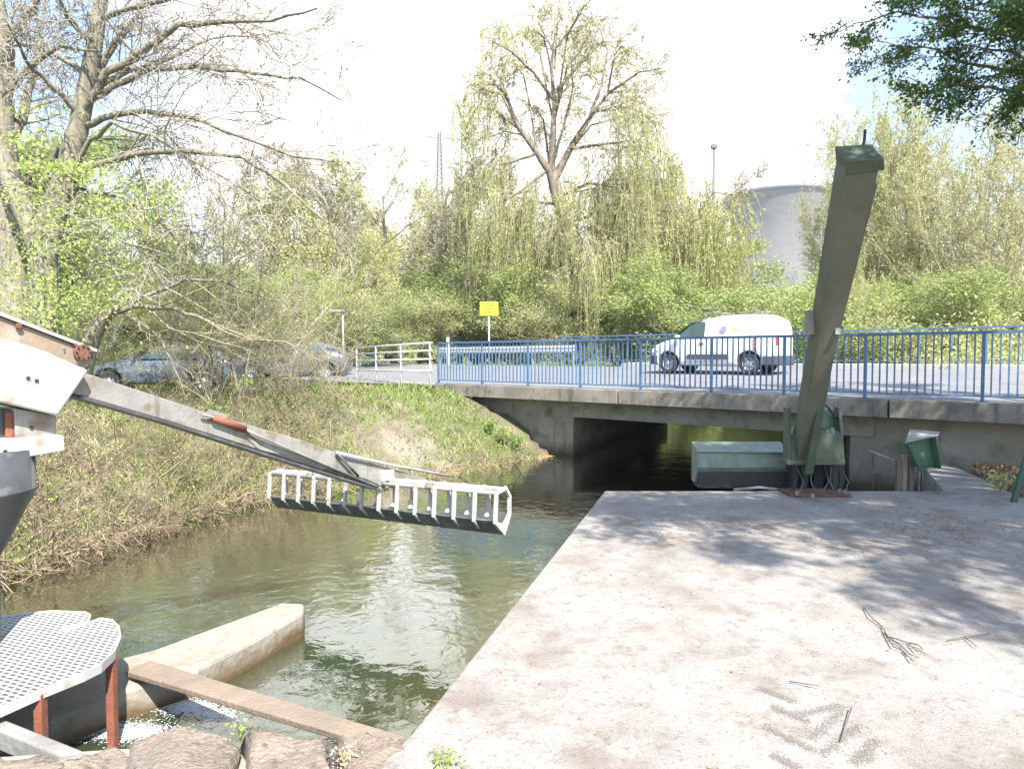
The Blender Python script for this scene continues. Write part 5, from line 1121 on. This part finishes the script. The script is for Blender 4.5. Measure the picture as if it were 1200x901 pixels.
# --- ground cover on the banks (uncountable)
def scatter(n, x0, x1, y0, y1, keep):
    P = np.stack([rng.uniform(x0, x1, n), rng.uniform(y0, y1, n)], 1); z = height(P[:, 0], P[:, 1]); P = np.concatenate([P, z[:, None]], 1)
    return P[keep(P)]
def blades(P, h, w, lean=.5):
    N = len(P); a = rng.uniform(0, 2*pi, N); hh = h*rng.uniform(.4, 1.3, N); side = np.stack([np.cos(a), np.sin(a), 0*a], 1)*w*.5
    tip = P+np.concatenate([rng.normal(0, lean, (N, 2))*hh[:, None], hh[:, None]], 1)
    mid = P+(tip-P)*.5+np.array([0, 0, 1])*(.12*hh)[:, None]
    V = np.stack([P-side, P+side, mid+side*.6, tip, mid-side*.6], 1).reshape(-1, 3); return V, np.arange(5*N).reshape(-1, 5)
def patch(P, f, ph): return np.sin(P[:, 0]*f+ph)*np.cos(P[:, 1]*f*.9+ph*2)+.6*np.sin(P[:, 0]*f*2.3+P[:, 1]*f*1.7+ph)
leftb = lambda P: (sdist(P[:, 0], P[:, 1]) > .02) & (P[:, 0] < 3) & (P[:, 1] > 2) & (roadcoord(P[:, 0], P[:, 1])[2] > 5.7) & ~((P[:, 0] > slabL(P[:, 1])-.1) & (P[:, 1] < 9))
isgr = lambda P: smooth((P[:, 0]+3.9)/1.2)*(P[:, 1] > 11)      # the mown mound near the bridge
P = scatter(150000, -11, 1.4, 5, 19, leftb); q_ = patch(P, 1.6, .4); g_ = isgr(P)
bare = np.exp(-((P[:, 0]+2.1)**2/.45+(P[:, 1]-13.1)**2/.35))*1.5
Pg = P[(rng.random(len(P)) < np.clip(.30+.28*q_+.5*g_-bare, .03, .9))]
tag(npmesh('grass', *blades(Pg, .085, .013), M['grass']), 'short green grass tufts on the left bank', kind='stuff')
Ps = P[(rng.random(len(P)) < np.clip(.22-.15*q_-.10*g_-.3*bare, .02, .8))]; tag(npmesh('dry_grass', *blades(Ps, .15, .014, .8), M['straw']), 'straw coloured dry grass on the left bank', kind='stuff')
P = scatter(30000, -11, 1.2, 5, 17, leftb); sdp = sdist(P[:, 0], P[:, 1])
Pi = P[(rng.random(len(P)) < np.clip(.42*patch(P, 2.1, 1.7)+.22, 0, .9)*(1-isgr(P)*.7))]; Pi = Pi+np.abs(rng.normal(0, .07, Pi.shape))*[0, 0, 1]
Pi = np.repeat(Pi, 9, 0)+rng.normal(0, .06, (len(Pi)*9, 3))
tag(npmesh('ground_ivy', *leaves_np(Pi, .042, .8), M['l_weed']), 'fresh green low leafy weeds on the bank', kind='stuff')
# bramble: arching dry stems
P = scatter(17000, -11, .6, 5, 17, lambda P: leftb(P)); P = P[rng.random(len(P)) < np.clip(.50*(1-isgr(P)*.93)+.3*(sdist(P[:, 0], P[:, 1]) < .5), 0, 1)]
N0 = len(P); k = 6; Q = np.zeros((N0, k, 3)); Q[:, 0] = P-np.array([0, 0, .03]); d = rng.normal(size=(N0, 3)); d[:, 2] = np.abs(d[:, 2])*1.0+.5; d /= np.linalg.norm(d, axis=1, keepdims=True); L_ = rng.uniform(.15, .9, N0)
for i_ in range(1, k):
    d = d+rng.normal(size=(N0, 3))*.22+np.array([0, 0, -.20]); d /= np.linalg.norm(d, axis=1, keepdims=True); Q[:, i_] = Q[:, i_-1]+d*(L_/(k-1))[:, None]
tag(npmesh('bramble', *tubes_np(Q, np.full((N0, k), .004)*rng.uniform(.5, 1.4, (N0, 1)), 3), M['bramb']), 'tangled dry bramble stems on the left bank', kind='stuff')
# tall dead stems standing in the bank scrub
P = scatter(9000, -10, -1.5, 6, 17, lambda P: leftb(P)); P = P[rng.random(len(P)) < np.clip(.35+.25*patch(P, 1.1, 2.2)-.5*isgr(P)-.6*(sdist(P[:, 0], P[:, 1]) > 2.9), 0, 1)]
N0 = len(P); k = 6; Q = np.zeros((N0, k, 3)); Q[:, 0] = P-np.array([0, 0, .03]); d = rng.normal(size=(N0, 3))*.55; d[:, 2] = 1; L_ = rng.uniform(.3, 1.15, N0)
for i_ in range(1, k):
    d = d/np.linalg.norm(d, axis=1, keepdims=True)+rng.normal(size=(N0, 3))*.2+np.array([0, 0, -.09]); Q[:, i_] = Q[:, i_-1]+d*(L_/(k-1))[:, None]
Q2 = []
for q_ in range(5): j = rng.integers(1, 5, N0); st0 = Q[np.arange(N0), j]; e = rng.normal(size=(N0, 3))*.16+np.array([0, 0, .05]); Q2.append(np.stack([st0, st0+e*.5, st0+e+np.array([0, 0, .02])], 1))
Q2 = np.concatenate(Q2)
tag(npmesh('dead_stems', *join_np([tubes_np(Q, np.full((N0, k), .0045)*rng.uniform(.5, 1.4, (N0, 1)), 3), tubes_np(Q2, np.full((len(Q2), 3), .0025), 3)]), M['bramb']), 'tall brown dead stems standing in the scrub of the left bank', kind='stuff')
tp2 = Q2[:, 2][rng.random(len(Q2)) < .55]; tp2 = np.repeat(tp2, 3, 0)+rng.normal(0, .03, (len(np.repeat(tp2, 3, 0)), 3))
tag(npmesh('scrub_buds', *leaves_np(tp2, .028, .6), M['l_spray']), 'small opening leaves on the bank scrub', kind='stuff')
# roots and driftwood at the waterline
P = scatter(60000, -7, .4, 5.5, 14.5, lambda P: (np.abs(sdist(P[:, 0], P[:, 1])) < .16) & (P[:, 0] < slabL(P[:, 1])-1.0)); P = P[:1500]; dens = (P[:, 1] < 11) | (rng.random(len(P)) < .35); P = P[dens]
N0 = len(P); Q = np.zeros((N0, 5, 3)); P[:, 2] = -.42+rng.normal(0, .07, N0); Q[:, 0] = P; d = rng.normal(size=(N0, 3))+np.array([.8, -.5, -.4])
for i_ in range(1, 5): d = d/np.linalg.norm(d, axis=1, keepdims=True)+rng.normal(size=(N0, 3))*.3; Q[:, i_] = Q[:, i_-1]+d*.07
tag(npmesh('bank_roots', *tubes_np(Q, np.full((N0, 5), .006)*rng.uniform(.3, 1.2, (N0, 1)), 4), M['bramb']), 'pale roots and drift twigs along the waterline', kind='stuff')
# far grass verge and field
P = scatter(60000, -20, 22, 16, 40, lambda P: (sdist(P[:, 0], P[:, 1]) > .1) & (roadcoord(P[:, 0], P[:, 1])[2] > 5.9)); tag(npmesh('grass_verge', *blades(P, .22, .05), M['grass']), 'grass verge beyond the road', kind='stuff')
P = scatter(16000, 11, 34, 18, 60, lambda P: (sdist(P[:, 0], P[:, 1]) > .0) & (sdist(P[:, 0], P[:, 1]) < 6)); P = np.repeat(P, 14, 0)+np.abs(rng.normal(0, .8, (len(P)*14, 3)))
tag(npmesh('riverside_scrub', *leaves_np(P, .11, .6), M['l_yell']), 'green scrub along the river beyond the bridge', kind='stuff')
n_ = 90000; P = np.stack([rng.uniform(-190, 190, n_), rng.uniform(105, 135, n_), 0*rng.uniform(0, 1, n_)], 1); P[:, 2] = .5+rng.beta(1.2, 1.4, n_)*(6.5+1.8*np.sin(P[:, 0]*.13)+1.2*np.sin(P[:, 0]*.37+1))
tag(npmesh('distant_wood', *leaves_np(P, .9, .6), M['l_hedge']), 'low belt of distant woodland closing the horizon behind the trees', kind='stuff')
# weeds at bridge abutment and right corner
def plant(c, n, h, label, seed, m='l_spring', cat='weed', ls=.07):
    root = empty('weed', c, 0, label, cat); r_ = random.Random(seed); Q = []; lp_ = []
    for k in range(n):
        a = r_.uniform(0, 6.28); t_ = r_.uniform(.1, .6); pts = [(0, 0, -.02)]
        for j in range(1, 5): pts.append((cos(a)*t_*h*j/4, sin(a)*t_*h*j/4, h*j/4*(1-.1*j*t_)))
        Q.append(pts)
        for j in range(7): b_ = pts[r_.randint(1, 4)]; lp_.append((b_[0]+r_.gauss(0, .03), b_[1]+r_.gauss(0, .03), b_[2]+r_.gauss(0, .02)))
    Q = np.array(Q); npmesh('stem', *tubes_np(Q, np.full(Q.shape[:2], .004), 3), M['twigg'], root); npmesh('foliage', *leaves_np(np.array(lp_), ls, .5), M[m], root); return root
c = gnd(1172, 575, .03); plant(c, 14, .22, 'bright yellow green weed at the right end of the quay beside the leaning pole', 3, 'l_yell')
for x, y, Y_, lb in ((575, 490, 15.2, 'upper'), (590, 500, 15.0, 'middle'), (604, 514, 14.9, 'lower')):
    q = at(x, y, Y_); q.z = hz(q); plant(q, 22, .34, f'{lb} leafy weed growing against the left bridge abutment', x, 'l_green', ls=.08)
c = gnd(282, 862, -.02); plant(c, 10, .04, 'tiny green grass tuft between two stones at the bottom', 9, 'grass', 'grass tuft', .02)
c = gnd(402, 893, -.01); plant(c, 12, .05, 'pale grass tuft beside the iron chain on the stones', 10, 'straw', 'grass tuft', .02)
c = gnd(523, 896, .0); plant(c, 22, .03, 'small green weed at the bottom edge of the quay slab', 12, 'l_spring', 'weed', .02)
# litter on the slab
P = np.stack([rng.uniform(-.4, 6, 900), rng.uniform(2.6, 8.3, 900), np.full(900, .006)], 1); P = P[(P[:, 0] > slabL(P[:, 1])+.1) & (rng.random(len(P)) < .25+.75*(patch(P, 1.3, .2) > .4))]
V_, F_ = leaves_np(P, .022, .7); V_[:, 2] = .005+np.abs(V_[:, 2]-.006)*.3
P2 = np.stack([rng.normal(3.4, 1.1, 2600), rng.normal(6.6, .55, 2600), np.full(2600, .006)], 1); P2 = P2[(P2[:, 1] < 8.0) & (P2[:, 0] > slabL(P2[:, 1])+.2) & (patch(P2, 2.3, .9) > .1)]
P3 = np.stack([rng.uniform(-.3, 5, 1500), rng.uniform(2.6, 8.2, 1500), np.full(1500, .006)], 1); P3 = P3[P3[:, 0] > slabL(P3[:, 1])+.05]
V2, F2 = leaves_np(P2, .030, .6); V3, F3 = leaves_np(P3, .010, .6); V_, F_ = join_np([(V_, F_), (V2, F2), (V3, F3)]); V_[:, 2] = .005+np.abs(V_[:, 2]-.006)*.35
tag(npmesh('leaf_litter', V_, F_, M['litter']), 'small brown leaf and bud litter on the slab', kind='stuff')
P = np.stack([rng.uniform(5.8, 9, 5000), rng.uniform(7.7, 10.5, 5000)], 1); P = np.concatenate([P, height(P[:, 0], P[:, 1])[:, None]+.01], 1); P = P[(P[:, 0] > 6.0+(P[:, 1]-8)*.31)]
tag(npmesh('leaf_litter', *leaves_np(P, .06, .6), M['litter']), 'reddish dead leaves on the soil at the right', kind='stuff')
def twigobj(pts, r, label):
    b_ = MB()
    for l_ in pts: b_.tube([gnd(x, y, .012+.01*(i_ % 2)) for i_, (x, y) in enumerate(l_)], r, 5)
    tag(b_.build('fallen_twig', M['darkwood'], smooth=True), label, 'twig', 'fallen twigs on the slab')
twigobj([[(1012, 711), (1020, 722), (1033, 733), (1041, 746), (1056, 756), (1066, 766), (1077, 770)], [(1041, 746), (1050, 748), (1064, 753), (1074, 762), (1087, 766)], [(1036, 741), (1047, 757), (1058, 762), (1070, 774)], [(1064, 753), (1076, 755), (1082, 761)]], .0038, 'dark forked twig lying on the sunlit slab, the largest')
twigobj([[(1110, 750), (1135, 745), (1160, 742)], [(1130, 746), (1145, 757)]], .0028, 'thin forked twig near the right edge of the slab')
twigobj([[(925, 798), (960, 803)]], .003, 'short straight twig in the middle of the sunlit slab'); twigobj([[(985, 868), (998, 828)]], .0028, 'short twig lying over the tyre prints')
# tyre prints: dried grey mud bars
bars = [((890, 806), (930, 822)), ((905, 828), (948, 846)), ((932, 838), (985, 826)), ((895, 851), (955, 880)), ((950, 866), (990, 830)), ((962, 884), (1010, 848)), ((905, 884), (935, 900)), ((1000, 895), (1030, 868))]
Pm = []
for a, b_ in bars:
    p0 = gnd(*a, 0); p1 = gnd(*b_, 0); d_ = (p1-p0).normalized(); s_ = Vector((-d_.y, d_.x, 0))
    for q_ in range(900): c = p0.lerp(p1, random.random())+s_*random.gauss(0, .015)+d_*random.gauss(0, .012); Pm.append((c.x, c.y, .004))
V_, F_ = leaves_np(np.array(Pm), .0065, .8); V_[:, 2] = .003+np.abs(V_[:, 2]-.004)*.1
tag(npmesh('tyre_mud', V_, F_, leafmat('dried_mud', (.165, .153, .137), (.23, .215, .193), .0)), 'grey crumbs of dried mud in the tread pattern of a tyre', kind='stuff')
# water foam under the plank
P = np.concatenate([[(gnd(x+random.gauss(0, sx), y+random.gauss(0, sy), ZW+.008)) for _ in range(n_)] for x, y, sx, sy, n_ in ((215, 826, 20, 5, 3500), (165, 857, 22, 6, 2500), (250, 836, 15, 4, 1200), (130, 855, 30, 6, 2500))])
V_, F_ = leaves_np(P, .014, .5); V_[:, 2] = ZW+.006+(V_[:, 2]-ZW-.008)*.12
tag(npmesh('water_foam', V_, F_, mat('foam', (.55, .6, .6), rough=.5)), 'white foam where water spills under the plank', kind='stuff')
# --- shade tree standing right of the quay
SHD = cfg(max=3, n=[9, 7, 6], t0=[.2, .15, .1, .1], ang=[.7, .7, .7, .6], rat=[.4, .30, .5], wob=[.08, .14, .18, .2, .2], grav=[.0, .01, -.02, -.04, 0], leaf=85, rmin=.005, rr=.5)
tb = Vector((10.2, 3.6, 0)); st_ = empty('shade_tree', tb, 0, 'leafy dark green tree hanging over the quay from the right', 'tree'); t = Tree(77, SHD)
t.poly([tuple(tb+Vector(v)) for v in ((0, 0, -.2), (-.1, 0, 1.5), (-.3, .1, 3), (-.5, .1, 4.6), (-.6, 0, 6), (-.6, 0, 7.5))], [.34, .3, .27, .24, .2, .12], 0)
for e in ((4.0, 2.6, 8.0), (4.0, 4.4, 8.2), (4.4, 6.2, 8.4), (5.0, 8.0, 8.6), (6.0, 9.3, 8.8), (6.5, 2.2, 8.0), (6.6, 4.0, 8.8), (7.0, 6.0, 9.0), (7.5, 8.0, 8.8), (8.6, 9.2, 8.6), (9.0, 2.8, 8.0), (9.5, 6.0, 9), (5.3, 3.2, 8.2), (5.6, 5.2, 8.2), (10.5, 8.5, 8.6), (5.2, 7.0, 8.0), (7.6, 2.0, 7.6), (3.4, .9, 8.0), (3.8, 1.5, 8.3), (4.3, .1, 8.0), (5.0, -.9, 8.0), (5.3, .9, 8.4), (6.0, -1.5, 8.0), (6.6, .2, 8.4), (7.6, -1.7, 8), (7.7, .3, 8.6), (8.9, -1.0, 8), (9.1, 1.0, 8.2)):
    s0_ = tb+Vector((-.5, .1, random.uniform(3.6, 6))); e = Vector(e); m_ = s0_.lerp(e, .5)+Vector((0, 0, .5)); t.limb([s0_, s0_.lerp(m_, .5)+Vector((0, 0, .2)), m_, m_.lerp(e, .5)+Vector((0, 0, .1)), e], .10, .015, 1, .45)
# the boughs seen in the upper right corner
t.c = dict(SHD, max=4, n=[9, 7, 13, 9], rat=[.4, .3, .26, .45], leaf=19, ang=[.7, .7, .8, .6]); lp0 = t.lp; t.lp = []
for pts, Y0 in (([(1330, 150), (1260, 70), (1190, 45), (1120, 30), (1050, 15), (1000, 28)], 6.6), ([(1340, 160), (1270, 100), (1200, 85), (1140, 75), (1080, 55), (1020, 48)], 7.0), ([(1340, 190), (1280, 140), (1220, 118), (1170, 105), (1120, 100), (1092, 104)], 6.8), ([(1330, 130), (1260, 30), (1180, 0), (1090, -15), (1030, -30)], 6.4), ([(1340, 170), (1290, 120), (1240, 105), (1190, 120)], 7.3), ([(1330, 110), (1270, 20), (1190, -20), (1120, -30)], 6.9), ([(1340, 140), (1260, 60), (1190, 20), (1110, 5)], 6.1), ([(1340, 160), (1250, 85), (1180, 60), (1120, 52)], 6.4)):
    bp_ = lim(pts, Y0, .5); s0_ = tb+Vector((-.45, .1, random.uniform(3.2, 4.6)))
    t.poly([tuple(s0_.lerp(bp_[0], f)+Vector((0, 0, .35*sin(pi*f)))) for f in (0, .2, .4, .6, .8, 1)], [.085, .075, .065, .055, .045, .036], 1)
    t.limb(bp_, .035, .006, 2, .12)
fine = np.array(t.lp); t.lp = lp0
npmesh('leaf_sprays', *leaves_np(fine+rng.normal(0, 1, fine.shape)*[.05, .05, .025], .042, .5), M['l_dark'], st_)
t.emit(st_, M['barkb'], M['barkb'], M['l_dark'], .095, 1, asp=.55, spread=.11); relparent(st_, list(st_.children))
for k_, v_ in protos.items():
    if not v_[2]: print('unused proto', k_)
print('verts', sum(len(o.data.vertices) for o in S.objects if o.type == 'MESH'), 'tot lens', len(S.objects))

hz_ = MB(); hz_.box((0, 280, 60), (1500, 660, 126)); ho = hz_.build('haze', bpy.data.materials.new('haze_air')); hm = ho.data.materials[0]; hm.use_nodes = True; hm.node_tree.nodes.clear()
o_ = hm.node_tree.nodes.new('ShaderNodeOutputMaterial'); pv_ = hm.node_tree.nodes.new('ShaderNodeVolumePrincipled'); pv_.inputs['Density'].default_value = .0005; pv_.inputs['Color'].default_value = (.92, .95, 1, 1); pv_.inputs['Anisotropy'].default_value = .2
hm.node_tree.links.new(pv_.outputs[0], o_.inputs['Volume']); tag(ho, 'thin pale haze in the air', kind='stuff')
